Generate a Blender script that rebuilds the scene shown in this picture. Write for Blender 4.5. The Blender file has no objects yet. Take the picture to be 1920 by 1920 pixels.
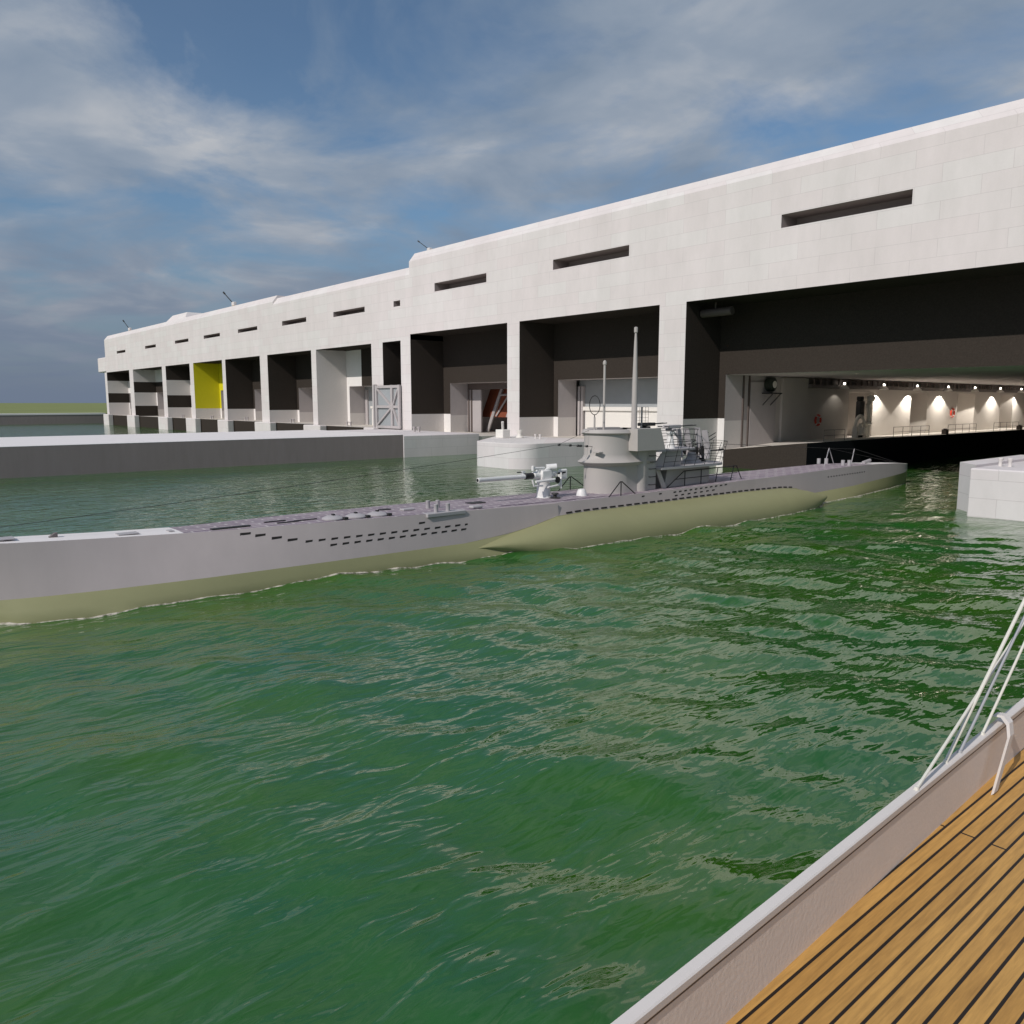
import bpy, math, random
import numpy as np
from mathutils import Vector, Matrix
R = math.radians
random.seed(7)
S = bpy.context.scene
COL = S.collection
# ---------------------------------------------------------------- materials
def new_mat(name):
    m = bpy.data.materials.new(name); m.use_nodes = True
    nt = m.node_tree
    return m, nt, nt.nodes['Principled BSDF']
def N(nt, t, **kw):
    n = nt.nodes.new(t)
    for k, v in kw.items(): setattr(n, k, v)
    return n
def mat(name, col, rough=.6, var=.12, scale=3.0, bump=.0, bscale=40., metal=0., spec=.4, streak=False):
    m, nt, b = new_mat(name)
    b.inputs['Roughness'].default_value = rough
    b.inputs['Metallic'].default_value = metal
    b.inputs['Specular IOR Level'].default_value = spec
    tc = N(nt, 'ShaderNodeNewGeometry')
    mp = N(nt, 'ShaderNodeMapping'); nt.links.new(tc.outputs['Position'], mp.inputs['Vector'])
    mp.inputs['Scale'].default_value = (1, 1, .18 if streak else 1)
    n = N(nt, 'ShaderNodeTexNoise'); n.inputs['Scale'].default_value = scale; n.inputs['Detail'].default_value = 6; n.inputs['Roughness'].default_value = .65
    nt.links.new(mp.outputs[0], n.inputs['Vector'])
    mx = N(nt, 'ShaderNodeMix', data_type='RGBA')
    nt.links.new(n.outputs['Fac'], mx.inputs[0])
    mx.inputs[6].default_value = (*[c * (1 - var) for c in col], 1)
    mx.inputs[7].default_value = (*[min(1, c * (1 + var)) for c in col], 1)
    nt.links.new(mx.outputs[2], b.inputs['Base Color'])
    if bump:
        n2 = N(nt, 'ShaderNodeTexNoise'); n2.inputs['Scale'].default_value = bscale; n2.inputs['Detail'].default_value = 4
        nt.links.new(tc.outputs['Position'], n2.inputs['Vector'])
        bp = N(nt, 'ShaderNodeBump'); bp.inputs['Strength'].default_value = bump; bp.inputs['Distance'].default_value = .05
        nt.links.new(n2.outputs['Fac'], bp.inputs['Height']); nt.links.new(bp.outputs[0], b.inputs['Normal'])
    return m
def concrete(name, col, bw=5.0, bh=1.42, line=.86, var=.05, off=(0, 0)):
    m, nt, b = new_mat(name)
    b.inputs['Roughness'].default_value = .85; b.inputs['Specular IOR Level'].default_value = .25
    g = N(nt, 'ShaderNodeNewGeometry'); sx = N(nt, 'ShaderNodeSeparateXYZ'); nt.links.new(g.outputs['Position'], sx.inputs[0])
    ad = N(nt, 'ShaderNodeMath', operation='ADD'); nt.links.new(sx.outputs[0], ad.inputs[0]); nt.links.new(sx.outputs[1], ad.inputs[1])
    cx = N(nt, 'ShaderNodeCombineXYZ'); nt.links.new(ad.outputs[0], cx.inputs[0]); nt.links.new(sx.outputs[2], cx.inputs[1])
    mp = N(nt, 'ShaderNodeMapping'); mp.inputs['Location'].default_value = (off[0], off[1], 0); nt.links.new(cx.outputs[0], mp.inputs['Vector'])
    br = N(nt, 'ShaderNodeTexBrick'); br.offset = .42
    br.inputs['Scale'].default_value = 1; br.inputs['Brick Width'].default_value = bw; br.inputs['Row Height'].default_value = bh
    br.inputs['Mortar Size'].default_value = .024; br.inputs['Mortar Smooth'].default_value = .3; br.inputs['Bias'].default_value = -.3
    br.inputs['Color1'].default_value = (*[c * (1 - var) for c in col], 1)
    br.inputs['Color2'].default_value = (col[0] * (1 - var * .6), col[1] * (1 + var * .4), col[2] * (1 + var * .2), 1)
    br.inputs['Mortar'].default_value = (*[c * line for c in col], 1)
    nt.links.new(mp.outputs[0], br.inputs['Vector'])
    n = N(nt, 'ShaderNodeTexNoise'); n.inputs['Scale'].default_value = .35; n.inputs['Detail'].default_value = 8; n.inputs['Roughness'].default_value = .7
    mp2 = N(nt, 'ShaderNodeMapping'); mp2.inputs['Scale'].default_value = (1, 1, .35); nt.links.new(g.outputs['Position'], mp2.inputs['Vector']); nt.links.new(mp2.outputs[0], n.inputs['Vector'])
    cr = N(nt, 'ShaderNodeValToRGB'); cr.color_ramp.elements[0].position = .3; cr.color_ramp.elements[1].position = .7
    cr.color_ramp.elements[0].color = (.9, .9, .89, 1); cr.color_ramp.elements[1].color = (1.03, 1.02, 1.02, 1)
    nt.links.new(n.outputs['Fac'], cr.inputs[0])
    mu = N(nt, 'ShaderNodeMix', data_type='RGBA', blend_type='MULTIPLY'); mu.inputs[0].default_value = 1
    nt.links.new(br.outputs['Color'], mu.inputs[6]); nt.links.new(cr.outputs[0], mu.inputs[7])
    nt.links.new(mu.outputs[2], b.inputs['Base Color'])
    n2 = N(nt, 'ShaderNodeTexNoise'); n2.inputs['Scale'].default_value = 6; n2.inputs['Detail'].default_value = 6; nt.links.new(g.outputs['Position'], n2.inputs['Vector'])
    bp = N(nt, 'ShaderNodeBump'); bp.inputs['Strength'].default_value = .25; bp.inputs['Distance'].default_value = .03
    nt.links.new(n2.outputs['Fac'], bp.inputs['Height']); nt.links.new(bp.outputs[0], b.inputs['Normal'])
    return m
M = {}
M['concrete'] = concrete('white_block_concrete', (.77, .715, .70), line=.82)
M['pier_concrete'] = concrete('pier_concrete', (.76, .71, .715), 4.2, 1.15, .8)
M['slit'] = mat('shaded_slit_concrete', (.36, .31, .30), .9)  # block concrete in a darker tone, recess shade put into the colour
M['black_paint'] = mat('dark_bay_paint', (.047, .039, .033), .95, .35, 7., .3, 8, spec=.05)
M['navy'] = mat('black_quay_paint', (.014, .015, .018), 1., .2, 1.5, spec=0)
M['whitewash'] = mat('whitewashed_wall', (.68, .645, .62), .9, .07, 3.5, .6, 9, spec=.1)
M['white_panel'] = mat('white_plaster', (.83, .80, .775), .8, .04, 1., spec=.2)
M['dock_plaster'] = mat('dock_plaster', (.56, .52, .485), .85, .06, .8, .2, 8, spec=.15)
M['grey_wall'] = mat('grey_plaster', (.46, .425, .42), .85, .08, 1.2, .3, 10, spec=.2)
M['yellow'] = mat('yellow_paint', (.66, .60, .012), .6, .06, 1.)
M['dark_concrete'] = mat('dark_pier_concrete', (.29, .245, .24), .9, .14, 1.4, .3, 12, streak=True, spec=.15)
M['door_frame'] = mat('brown_steel', (.12, .095, .085), .6)
M['rust'] = mat('red_lead_paint', (.21, .055, .025), .7, .25, 2.)
M['shutter'] = mat('cream_shutter', (.82, .79, .74), .6, .04)
M['glass_grey'] = mat('blue_grey_glazing', (.36, .38, .39), .3, .1, .6, spec=.4)
M['floor'] = mat('quay_floor', (.62, .58, .53), .9, .08)
M['dark_steel'] = mat('dark_steel', (.035, .034, .034), .55, .2)
M['gun_black'] = mat('black_gunmetal', (.012, .012, .013), .4, .2)
M['beam'] = mat('crane_beam_paint', (.17, .15, .145), .7)
M['machine'] = mat('pale_machine_paint', (.80, .77, .70), .45)
M['green_machine'] = mat('dark_green_enamel', (.035, .045, .035), .4)
M['red'] = mat('red_float', (.62, .06, .03), .5)
M['grey_hull'] = mat('grey_hull_paint', (.475, .42, .412), .55, .09, 1.1, .05, 3, spec=.25, streak=True)
M['grey_tower'] = mat('grey_tower_paint', (.46, .43, .405), .5, .04, 1.2, spec=.25)
M['olive'] = mat('olive_bottom_paint', (.29, .288, .15), .55, .10, .5, .06, 4, spec=.35)
M['bow_white'] = mat('white_bow_plate', (.82, .78, .765), .6, .04, spec=.2)
M['gun_white'] = mat('pale_gun_paint', (.80, .79, .77), .4, .05, 4.)
M['slot'] = mat('slot_dark', (.02, .018, .017), .9)
M['platform'] = mat('platform_grey', (.42, .40, .41), .6)
M['boat_white'] = mat('cream_white_gloss_paint', (.74, .69, .65), .4, .05, 2., .03, 14, spec=.3)
M['bulwark'] = mat('cream_bulwark_paint', (.82, .72, .645), .5, .08, 1.6, .08, 30)
M['boat_black'] = mat('black_boat_hull', (.03, .03, .035), .35)
M['rope'] = mat('pale_rope', (.74, .72, .64), .8, .12, 40.)
M['steel_rope'] = mat('grey_wire_rope', (.42, .43, .45), .5, .12, 40.)
M['orange'] = mat('ochre_gun_base', (.45, .33, .12), .7)
M['spar'] = mat('varnished_mast', (.35, .19, .07), .4)
def lamp_mat():
    m, nt, b = new_mat('lamp_glass'); b.inputs['Base Color'].default_value = (.9, .88, .8, 1)
    b.inputs['Emission Color'].default_value = (1, .93, .8, 1); b.inputs['Emission Strength'].default_value = 6
    return m
M['lamp'] = lamp_mat()
M['lamp_shade'] = mat('white_enamel', (.8, .78, .74), .35)
def deck_mat(name, cols, pw, pl, seam, axis='Y', rough=.7, mort=.012, tint=.0):
    m, nt, b = new_mat(name); b.inputs['Roughness'].default_value = rough; b.inputs['Specular IOR Level'].default_value = .3
    g = N(nt, 'ShaderNodeNewGeometry'); sx = N(nt, 'ShaderNodeSeparateXYZ'); nt.links.new(g.outputs['Position'], sx.inputs[0])
    cx = N(nt, 'ShaderNodeCombineXYZ'); nt.links.new(sx.outputs[1], cx.inputs[0]); nt.links.new(sx.outputs[0], cx.inputs[1])
    br = N(nt, 'ShaderNodeTexBrick'); br.inputs['Scale'].default_value = 1; br.inputs['Brick Width'].default_value = pl; br.inputs['Row Height'].default_value = pw
    br.inputs['Mortar Size'].default_value = mort; br.inputs['Mortar Smooth'].default_value = .1
    br.inputs['Color1'].default_value = (*cols[0], 1); br.inputs['Color2'].default_value = (*cols[1], 1); br.inputs['Mortar'].default_value = (*seam, 1)
    nt.links.new(cx.outputs[0], br.inputs['Vector'])
    n = N(nt, 'ShaderNodeTexNoise'); n.inputs['Scale'].default_value = 2.2; n.inputs['Detail'].default_value = 8; n.inputs['Roughness'].default_value = .7
    mp = N(nt, 'ShaderNodeMapping'); mp.inputs['Scale'].default_value = (14, 1, 1); nt.links.new(g.outputs['Position'], mp.inputs['Vector']); nt.links.new(mp.outputs[0], n.inputs['Vector'])
    cr = N(nt, 'ShaderNodeValToRGB'); cr.color_ramp.elements[0].position = .3; cr.color_ramp.elements[1].position = .72
    cr.color_ramp.elements[0].color = (.68, .66, .66, 1); cr.color_ramp.elements[1].color = (1.15, 1.15, 1.15, 1)
    nt.links.new(n.outputs['Fac'], cr.inputs[0])
    mu = N(nt, 'ShaderNodeMix', data_type='RGBA', blend_type='MULTIPLY'); mu.inputs[0].default_value = 1
    nt.links.new(br.outputs['Color'], mu.inputs[6]); nt.links.new(cr.outputs[0], mu.inputs[7]); nt.links.new(mu.outputs[2], b.inputs['Base Color'])
    bp = N(nt, 'ShaderNodeBump'); bp.inputs['Strength'].default_value = .4; bp.inputs['Distance'].default_value = .01
    nt.links.new(br.outputs['Fac'], bp.inputs['Height']); bp.invert = True; nt.links.new(bp.outputs[0], b.inputs['Normal'])
    return m
M['sub_deck'] = deck_mat('weathered_purple_grey_planks', ((.34, .275, .315), (.215, .165, .215)), .34, 1.1, (.56, .52, .52), mort=.045)
M['teak'] = deck_mat('varnished_teak_planks', ((.62, .35, .10), (.53, .285, .075)), .118, 14., (.02, .014, .01), rough=.45, mort=.011)
def grass_mat():
    return mat('short_grass', (.205, .235, .075), .95, .25, .02)
M['grass'] = grass_mat()
def water_mat():
    m, nt, b = new_mat('green_harbour_water')
    b.inputs['Roughness'].default_value = .045; b.inputs['IOR'].default_value = 1.72; b.inputs['Specular IOR Level'].default_value = .5
    g = N(nt, 'ShaderNodeNewGeometry')
    n = N(nt, 'ShaderNodeTexNoise'); n.inputs['Scale'].default_value = .16; n.inputs['Detail'].default_value = 4
    nt.links.new(g.outputs['Position'], n.inputs['Vector'])
    cr = N(nt, 'ShaderNodeValToRGB'); cr.color_ramp.elements[0].position = .35; cr.color_ramp.elements[1].position = .65
    cr.color_ramp.elements[0].color = (.034, .118, .006, 1); cr.color_ramp.elements[1].color = (.018, .107, .021, 1)
    nt.links.new(n.outputs['Fac'], cr.inputs[0]); nt.links.new(cr.outputs[0], b.inputs['Base Color'])
    # ripples : elongated along the crests
    h = None
    for (sc, rot, st, amp) in ((.6, 40, 2.4, .30), (1.7, 52, 3.0, .25), (3.6, 38, 3.2, .105), (9., 48, 2.4, .008)):
        mp = N(nt, 'ShaderNodeMapping'); mp.inputs['Rotation'].default_value = (0, 0, R(rot)); mp.inputs['Scale'].default_value = (sc * 1.0, sc / st, 1)
        nt.links.new(g.outputs['Position'], mp.inputs['Vector'])
        t = N(nt, 'ShaderNodeTexNoise'); t.inputs['Scale'].default_value = 1; t.inputs['Detail'].default_value = 2; t.inputs['Roughness'].default_value = .45; t.inputs['Distortion'].default_value = .6
        nt.links.new(mp.outputs[0], t.inputs['Vector'])
        mm = N(nt, 'ShaderNodeMath', operation='MULTIPLY'); mm.inputs[1].default_value = amp; nt.links.new(t.outputs['Fac'], mm.inputs[0])
        if h is None: h = mm
        else:
            a = N(nt, 'ShaderNodeMath', operation='ADD'); nt.links.new(h.outputs[0], a.inputs[0]); nt.links.new(mm.outputs[0], a.inputs[1]); h = a
    bp = N(nt, 'ShaderNodeBump'); bp.inputs['Strength'].default_value = 1; bp.inputs['Distance'].default_value = WAVE_BUMP
    nt.links.new(h.outputs[0], bp.inputs['Height']); nt.links.new(bp.outputs[0], b.inputs['Normal'])
    return m
WAVE_BUMP = .36
M['water'] = water_mat()
def foam_mat():
    m, nt, b = new_mat('pale_foam'); b.inputs['Base Color'].default_value = (.60, .55, .47, 1); b.inputs['Roughness'].default_value = .9
    g = N(nt, 'ShaderNodeNewGeometry'); n = N(nt, 'ShaderNodeTexNoise'); n.inputs['Scale'].default_value = 3.5; n.inputs['Detail'].default_value = 6
    nt.links.new(g.outputs['Position'], n.inputs['Vector'])
    cr = N(nt, 'ShaderNodeValToRGB'); cr.color_ramp.elements[0].position = .36; cr.color_ramp.elements[1].position = .62
    nt.links.new(n.outputs['Fac'], cr.inputs[0]); nt.links.new(cr.outputs[0], b.inputs['Alpha'])
    return m
M['foam'] = foam_mat()
# ---------------------------------------------------------------- mesh builder
class MB:
    def __init__(s): s.v = []; s.f = []; s.mi = []; s.sm = []
    def add(s, vs, fs, m=0, smooth=False):
        b = len(s.v); s.v += [tuple(p) for p in vs]
        for f in fs: s.f.append([b + i for i in f]); s.mi.append(m); s.sm.append(smooth)
        return s
    def quad(s, a, b, c, d, m=0): return s.add([a, b, c, d], [(0, 1, 2, 3)], m)
    def box(s, x0, x1, y0, y1, z0, z1, m=0):
        vs = [(x, y, z) for z in (z0, z1) for y in (y0, y1) for x in (x0, x1)]
        return s.add(vs, [(0, 2, 3, 1), (4, 5, 7, 6), (0, 1, 5, 4), (1, 3, 7, 5), (3, 2, 6, 7), (2, 0, 4, 6)], m)
    def bbox(s, x0, x1, y0, y1, z0, z1, b=.02, m=0):      # bevelled box
        bm_ = []
        def ring(z, i): return [(x0 + i, y0, z), (x1 - i, y0, z), (x1, y0 + i, z), (x1, y1 - i, z), (x1 - i, y1, z), (x0 + i, y1, z), (x0, y1 - i, z), (x0, y0 + i, z)]
        def ring2(z): return [(x0 + b, y0 + b, z), (x1 - b, y0 + b, z), (x1 - b, y0 + b, z), (x1 - b, y1 - b, z), (x1 - b, y1 - b, z), (x0 + b, y1 - b, z), (x0 + b, y1 - b, z), (x0 + b, y0 + b, z)]
        return s.loft([ring2(z0), ring(z0 + b, b), ring(z1 - b, b), ring2(z1)], True, m, True)
    def loft(s, rings, closed=True, m=0, caps=False, smooth=False, capm=None):
        n = len(rings[0]); vs = [p for r in rings for p in r]; fs = []
        for i in range(len(rings) - 1):
            for j in range(n if closed else n - 1):
                k = (j + 1) % n
                fs.append((i * n + j, i * n + k, (i + 1) * n + k, (i + 1) * n + j))
        s.add(vs, fs, m, smooth)
        if caps:
            cm = m if capm is None else capm
            s.add(rings[0], [tuple(reversed(range(n)))], cm); s.add(rings[-1], [tuple(range(n))], cm)
        return s
    def prism(s, poly, z0, z1, m=0, mtop=None):
        n = len(poly)
        s.loft([[(x, y, z0) for x, y in poly], [(x, y, z1) for x, y in poly]], True, m)
        s.add([(x, y, z1) for x, y in poly], [tuple(range(n))], m if mtop is None else mtop)
        return s.add([(x, y, z0) for x, y in poly], [tuple(reversed(range(n)))], m)
    def tube(s, pts, r, n=8, m=0, r2=None, cap=True):
        pts = [Vector(p) for p in pts]; rings = []; L = len(pts)
        t0 = (pts[1] - pts[0]).normalized(); u = t0.orthogonal().normalized()
        for i, p in enumerate(pts):
            t = (pts[min(i + 1, L - 1)] - pts[max(i - 1, 0)]).normalized()
            u = (u - t * u.dot(t)); u = u.normalized() if u.length > 1e-6 else t.orthogonal().normalized()
            w = t.cross(u)
            rr = r if r2 is None else r + (r2 - r) * i / (L - 1)
            rings.append([tuple(p + (u * math.cos(a) + w * math.sin(a)) * rr) for a in [2 * math.pi * k / n for k in range(n)]])
        return s.loft(rings, True, m, cap, True)
    def lathe(s, c, prof, n=20, m=0, axis='Z'):
        rings = []
        for r, h in prof:
            ring = []
            for k in range(n):
                a = 2 * math.pi * k / n; x, y = r * math.cos(a), r * math.sin(a)
                p = (x, y, h) if axis == 'Z' else ((x, h, -y) if axis == 'Y' else (h, x, y))
                ring.append((c[0] + p[0], c[1] + p[1], c[2] + p[2]))
            rings.append(ring)
        return s.loft(rings, True, m, True, True)
    def build(s, name, mats, parent=None, label=None):
        if not isinstance(mats, (list, tuple)): mats = [mats]
        o0 = Vector((0, 0, 0))
        p = parent
        while p is not None: o0 += p.location; p = p.parent
        me = bpy.data.meshes.new(name)
        me.from_pydata([(x - o0.x, y - o0.y, z - o0.z) for x, y, z in s.v], [], s.f)
        for m in mats: me.materials.append(M[m])
        me.polygons.foreach_set('material_index', s.mi); me.polygons.foreach_set('use_smooth', s.sm)
        me.update()
        if any(s.sm): me.set_sharp_from_angle(angle=R(38))
        o = bpy.data.objects.new(name, me); COL.objects.link(o)
        if parent: o.parent = parent
        if label: o['label'] = label
        return o
def tag(o, label, cat, group=None):
    o['label'] = label; o['category'] = cat
    if group: o['group'] = group
    return o
def empty(name, loc, label, cat, group=None):
    o = bpy.data.objects.new(name, None); COL.objects.link(o); o.location = loc; o.empty_display_size = .3
    return tag(o, label, cat, group)
def struct(o, kind='structure'):
    o['kind'] = kind; return o
def copy_thing(root, loc, label, rotz=None):
    r = root.copy(); COL.objects.link(r); r.location = loc; r['label'] = label
    if rotz is not None: r.rotation_euler = (0, 0, rotz)
    for ch in list(root.children):
        c = ch.copy(); COL.objects.link(c); c.parent = r
        for g in list(ch.children):
            d = g.copy(); COL.objects.link(d); d.parent = c
    return r
def wall_holes(mb, x0, x1, z0, z1, holes, Y, m=0):
    xs = sorted({x0, x1, *[h[0] for h in holes], *[h[1] for h in holes]}); zs = sorted({z0, z1, *[h[2] for h in holes], *[h[3] for h in holes]})
    for i in range(len(xs) - 1):
        for j in range(len(zs) - 1):
            cx, cz = (xs[i] + xs[i + 1]) / 2, (zs[j] + zs[j + 1]) / 2
            if any(h[0] < cx < h[1] and h[2] < cz < h[3] for h in holes): continue
            mb.quad((xs[i], Y, zs[j]), (xs[i + 1], Y, zs[j]), (xs[i + 1], Y, zs[j + 1]), (xs[i], Y, zs[j + 1]), m)
# ---------------------------------------------------------------- the bunker
F = 68.0; BW = 74.1; DB = 77.5; BACK = 180.0
bk = empty('submarine_bunker', (-150, 68, 0), 'huge white block-walled submarine bunker with a row of open boat bays', 'bunker')
def roof_block(x0, x1, zt, ztop, slots, name='roof_block', lab=None):
    mb = MB(); ch = 1.3
    wall_holes(mb, x0, x1, zt, ztop - ch, slots, F)
    yb = BACK
    mb.quad((x0, F, ztop - ch), (x1, F, ztop - ch), (x1, F + ch * .8, ztop), (x0, F + ch * .8, ztop))
    mb.quad((x0, F + ch * .8, ztop), (x1, F + ch * .8, ztop), (x1, yb, ztop), (x0, yb, ztop))
    mb.quad((x1, yb, zt), (x0, yb, zt), (x0, yb, ztop), (x1, yb, ztop))
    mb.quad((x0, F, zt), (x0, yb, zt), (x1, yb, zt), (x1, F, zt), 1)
    for x, fl in ((x0, False), (x1, True)):
        p = [(x, F, zt), (x, F, ztop - ch), (x, F + ch * .8, ztop), (x, yb, ztop), (x, yb, zt)]
        mb.add(p, [(0, 1, 2, 3, 4) if not fl else (4, 3, 2, 1, 0)])
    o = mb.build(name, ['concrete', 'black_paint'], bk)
    for (a, b, c, d) in slots:
        q = MB(); D = F + 2.6
        q.quad((a, F, c), (b, F, c), (b, D, c), (a, D, c)); q.quad((a, F, d), (a, D, d), (b, D, d), (b, F, d))
        q.quad((a, F, c), (a, D, c), (a, D, d), (a, F, d)); q.quad((b, F, c), (b, F, d), (b, D, d), (b, D, c))
        q.quad((a, D, c), (b, D, c), (b, D, d), (a, D, d))
        q.build('window_slit', 'slit', o)
    return o
SL = lambda l, a, b: [(x, y, a, b) for x, y in l]
roof_block(-279.2, -152.5, 16.5, 27.9, SL([(-265.6, -256.3), (-236.9, -227.3), (-211.7, -201.7), (-191.2, -181.), (-170.6, -160.4)], 21.75, 22.5))
roof_block(-152.5, -103.87, 16.5, 27.35, SL([(-148.6, -138.3), (-127.9, -117.2), (-108.4, -106.5)], 21.7, 22.55))
roof_block(-103.87, 25., 17.27, 29.2, SL([(-97.3, -85.3), (-72.4, -60.3), (-41.9, -30.2), (-8, 4)], 22.87, 24.05))
MB().bbox(-289., -279.2, F, BACK, 16.7, 21.3, .25).build('end_ledge', 'concrete', bk)
MB().add([(-262, 78, 27.9), (-236, 78, 27.9), (-236, 110, 27.9), (-262, 110, 27.9), (-256, 82, 33.2), (-243, 82, 33.2), (-243, 106, 33.2), (-256, 106, 33.2)],
         [(0, 1, 5, 4), (1, 2, 6, 5), (2, 3, 7, 6), (3, 0, 4, 7), (4, 5, 6, 7)]).build('roof_hood', 'concrete', bk)
BAYS = [  # x0, x1, zt, bands of side wall, floor, inner bands
    (-278.7, -253.8, 16.5, [(16.5, 'black_paint'), (13.9, 'whitewash'), (10.0, 'black_paint'), (7.0, 'whitewash')], 3.1),
    (-249.96, -223.4, 16.5, [(16.5, 'whitewash'), (13.0, 'black_paint'), (9.95, 'whitewash'), (6.1, 'black_paint')], 3.1),
    (-220.3, -201.9, 16.5, [(16.5, 'black_paint'), (12.9, 'whitewash'), (8.95, 'black_paint'), (5.75, 'whitewash')], 3.1),
    (-199.3, -180.6, 16.5, [(16.5, 'yellow'), (5.6, 'whitewash')], 3.1),
    (-178.65, -159.8, 16.5, [(16.5, 'black_paint'), (5.6, 'whitewash')], 3.05),
    (-156.1, -136.8, 16.5, [(16.5, 'black_paint'), (5.5, 'whitewash')], 3.0),
    (-134.9, -115.4, 16.5, [(16.5, 'whitewash')], 2.85),
    (-111.9, -106.6, 16.5, [(16.5, 'black_paint'), (5.3, 'whitewash')], 2.8),
    (-103.87, -81.0, 17.27, [(17.27, 'black_paint'), (5.25, 'whitewash')], 2.4),
    (-78.57, -55.86, 17.27, [(17.27, 'black_paint'), (5.12, 'whitewash')], 2.5),
    (-52.38, -12.0, 17.27, [(17.27, 'black_paint'), (5.3, 'whitewash')], 2.4),
    (-8.5, 21.0, 17.27, [(17.27, 'black_paint'), (5.3, 'whitewash')], 2.4)]
WM = ['concrete', 'black_paint', 'whitewash', 'yellow', 'white_panel', 'grey_wall']
# pillars between the bays : white front, painted flanks
edges = [(-281.3, BAYS[0][0])] + [(BAYS[i][1], BAYS[i + 1][0]) for i in range(len(BAYS) - 1)] + [(BAYS[-1][1], 25.)]
for i, (a, b) in enumerate(edges):
    zt = 16.5 if b < -104 else 17.27
    if i == 8: zt = 16.5
    mb = MB()
    mb.quad((a, F, -2), (b, F, -2), (b, F, zt), (a, F, zt), 0)
    mb.quad((a, BACK, -2), (a, F, -2), (a, F, zt), (a, BACK, zt), 0)
    bands = BAYS[i][3] if i < len(BAYS) else [(17.27, 'concrete')]
    for k, (z1, mn) in enumerate(bands):
        z0 = bands[k + 1][0] if k + 1 < len(bands) else -2
        mb.quad((b, F, z0), (b, BW + .0, z0), (b, BW, z1), (b, F, z1), WM.index(mn))
    mb.build('pillar', WM, bk)
def bands_wall(mb, x0, x1, Y, bands, zlo, zhi, sub):
    for k, (z1, mn) in enumerate(bands):
        z0 = bands[k + 1][0] if k + 1 < len(bands) else -2
        a, b = max(z0, zlo), min(z1, zhi)
        if b > a: mb.quad((x0, Y, a), (x1, Y, a), (x1, Y, b), (x0, Y, b), WM.index(sub.get(mn, mn)))
for i, (x0, x1, zt, bands, fl) in enumerate(BAYS):
    big = i == 10
    mb = MB(); sub = {'whitewash': 'white_panel'}
    xa, xb = x0 + (1.75 if i == 8 else .85), x1 - .9
    if i == 6:
        bb = [(16.5, 'white_panel')]
        xa = -134.0
        bands_wall(mb, x0, -129.4, BW, bb, 10, zt, sub); bands_wall(mb, -129.4, x1, BW, [(16.5, 'black_paint')], 10, zt, sub)
    else:
        bb = bands
        bands_wall(mb, x0, x1, BW, bands, 10, zt, sub)
    if i == 7:
        bands_wall(mb, x0, x1, BW, bands, -2, 10, sub)
    else:
        bands_wall(mb, x0, xa, BW, bb, -2, 10, sub); bands_wall(mb, xb, x1, BW, bb, -2, 10, sub)
        # reveals of the inner gateway
        ye = 84 if big else DB
        for (za, zb, mn) in ((-2, 5.05, 'whitewash'), (5.05, 10, 'grey_wall')):
            mb.quad((xa, BW, za), (xa, ye, za), (xa, ye, zb), (xa, BW, zb), WM.index(mn))
            mb.quad((xb, ye, za), (xb, BW, za), (xb, BW, zb), (xb, ye, zb), WM.index(mn))
        mb.quad((xa, BW, 10), (xa, ye, 10), (xb, ye, 10), (xb, BW, 10), 5)
    mb.build('bay_wall', WM, bk)
    # quay floor of the bay
    q = MB()
    if i < 8: q.box(x0, x1, F + .4, DB + .3, -1.5, fl)
    elif i == 8: q.box(x0, -87., F + .02, DB + .3, -1.5, fl); q.box(x0, x1, DB - .6, DB + .3, -1.5, fl)
    elif i == 9: q.box(x0, -62.4, F - .5, DB + .3, -1.5, fl); q.box(-62.4, x1, DB - 1.5, DB + .3, -1.5, fl)
    if i < 8:
        q.v and None
    if i < 10:
        o = q.build('quay_floor', 'floor', bk)
    if i < 7:
        MB().box(x0, x1, F + .1, F + .4, -1.5, fl + .004).build('quay_front', 'black_paint', bk)
    # doors at the back of the bay
    if i in (0, 1, 2, 3, 4, 5):
        d = MB().box(xa, xb, DB, DB + .3, fl, 10).build('door', 'grey_wall', bk)
        MB().box(xa + .35, xa + .75, DB - .12, DB - .003, fl, 9.2).build('door_frame', 'door_frame', d)
    if i == 6:
        d = MB().box(xa, xb, DB, DB + .3, fl, 10).build('door', 'glass_grey', bk)
        MB().box(xa + .3, xa + 1.1, DB - .3, DB - .003, fl, 9.4).build('door_frame', 'grey_wall', d)
        MB().box(xa + 2.6, xb - .3, DB - .25, DB - .003, fl, 5.9).build('shutter', 'shutter', d)
        MB().box(xa + 2.2, xb - .2, DB - .35, DB - .003, 5.95, 6.35).build('shutter_box', 'shutter', d)
    if i == 8:
        d = MB().box(xa, xb, DB + 9, DB + 9.3, -1, 10).build('back_wall', 'grey_wall', bk)
        MB().box(xa, xa + 3.4, DB, DB + .25, fl, 9.0).build('door', 'grey_wall', bk)
        MB().box(xa, xb, DB + .02, DB + .4, 9.05, 9.95).build('door_head', 'door_frame', bk)
        for xx in (.25, .95): MB().box(xa + xx, xa + xx + .3, DB - .15, DB - .003, fl, 9.04).build('gate_rail', 'door_frame', bk)
        MB().box(xa, xa + .2, DB + .3, DB + 9, -1, 10).build('side_wall', 'grey_wall', bk)
        MB().box(xb - .2, xb, DB + .3, DB + 9, -1, 10).build('side_wall', 'grey_wall', bk)
        MB().box(xa + .2, xb - .2, DB + .4, DB + 9, 10.02, 10.2).build('ceiling', 'grey_wall', bk)
        MB().box(xa + .2, xb - .2, DB + .3, DB + 9, -1.2, fl - .01).build('bay_floor', 'floor', bk)
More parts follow.
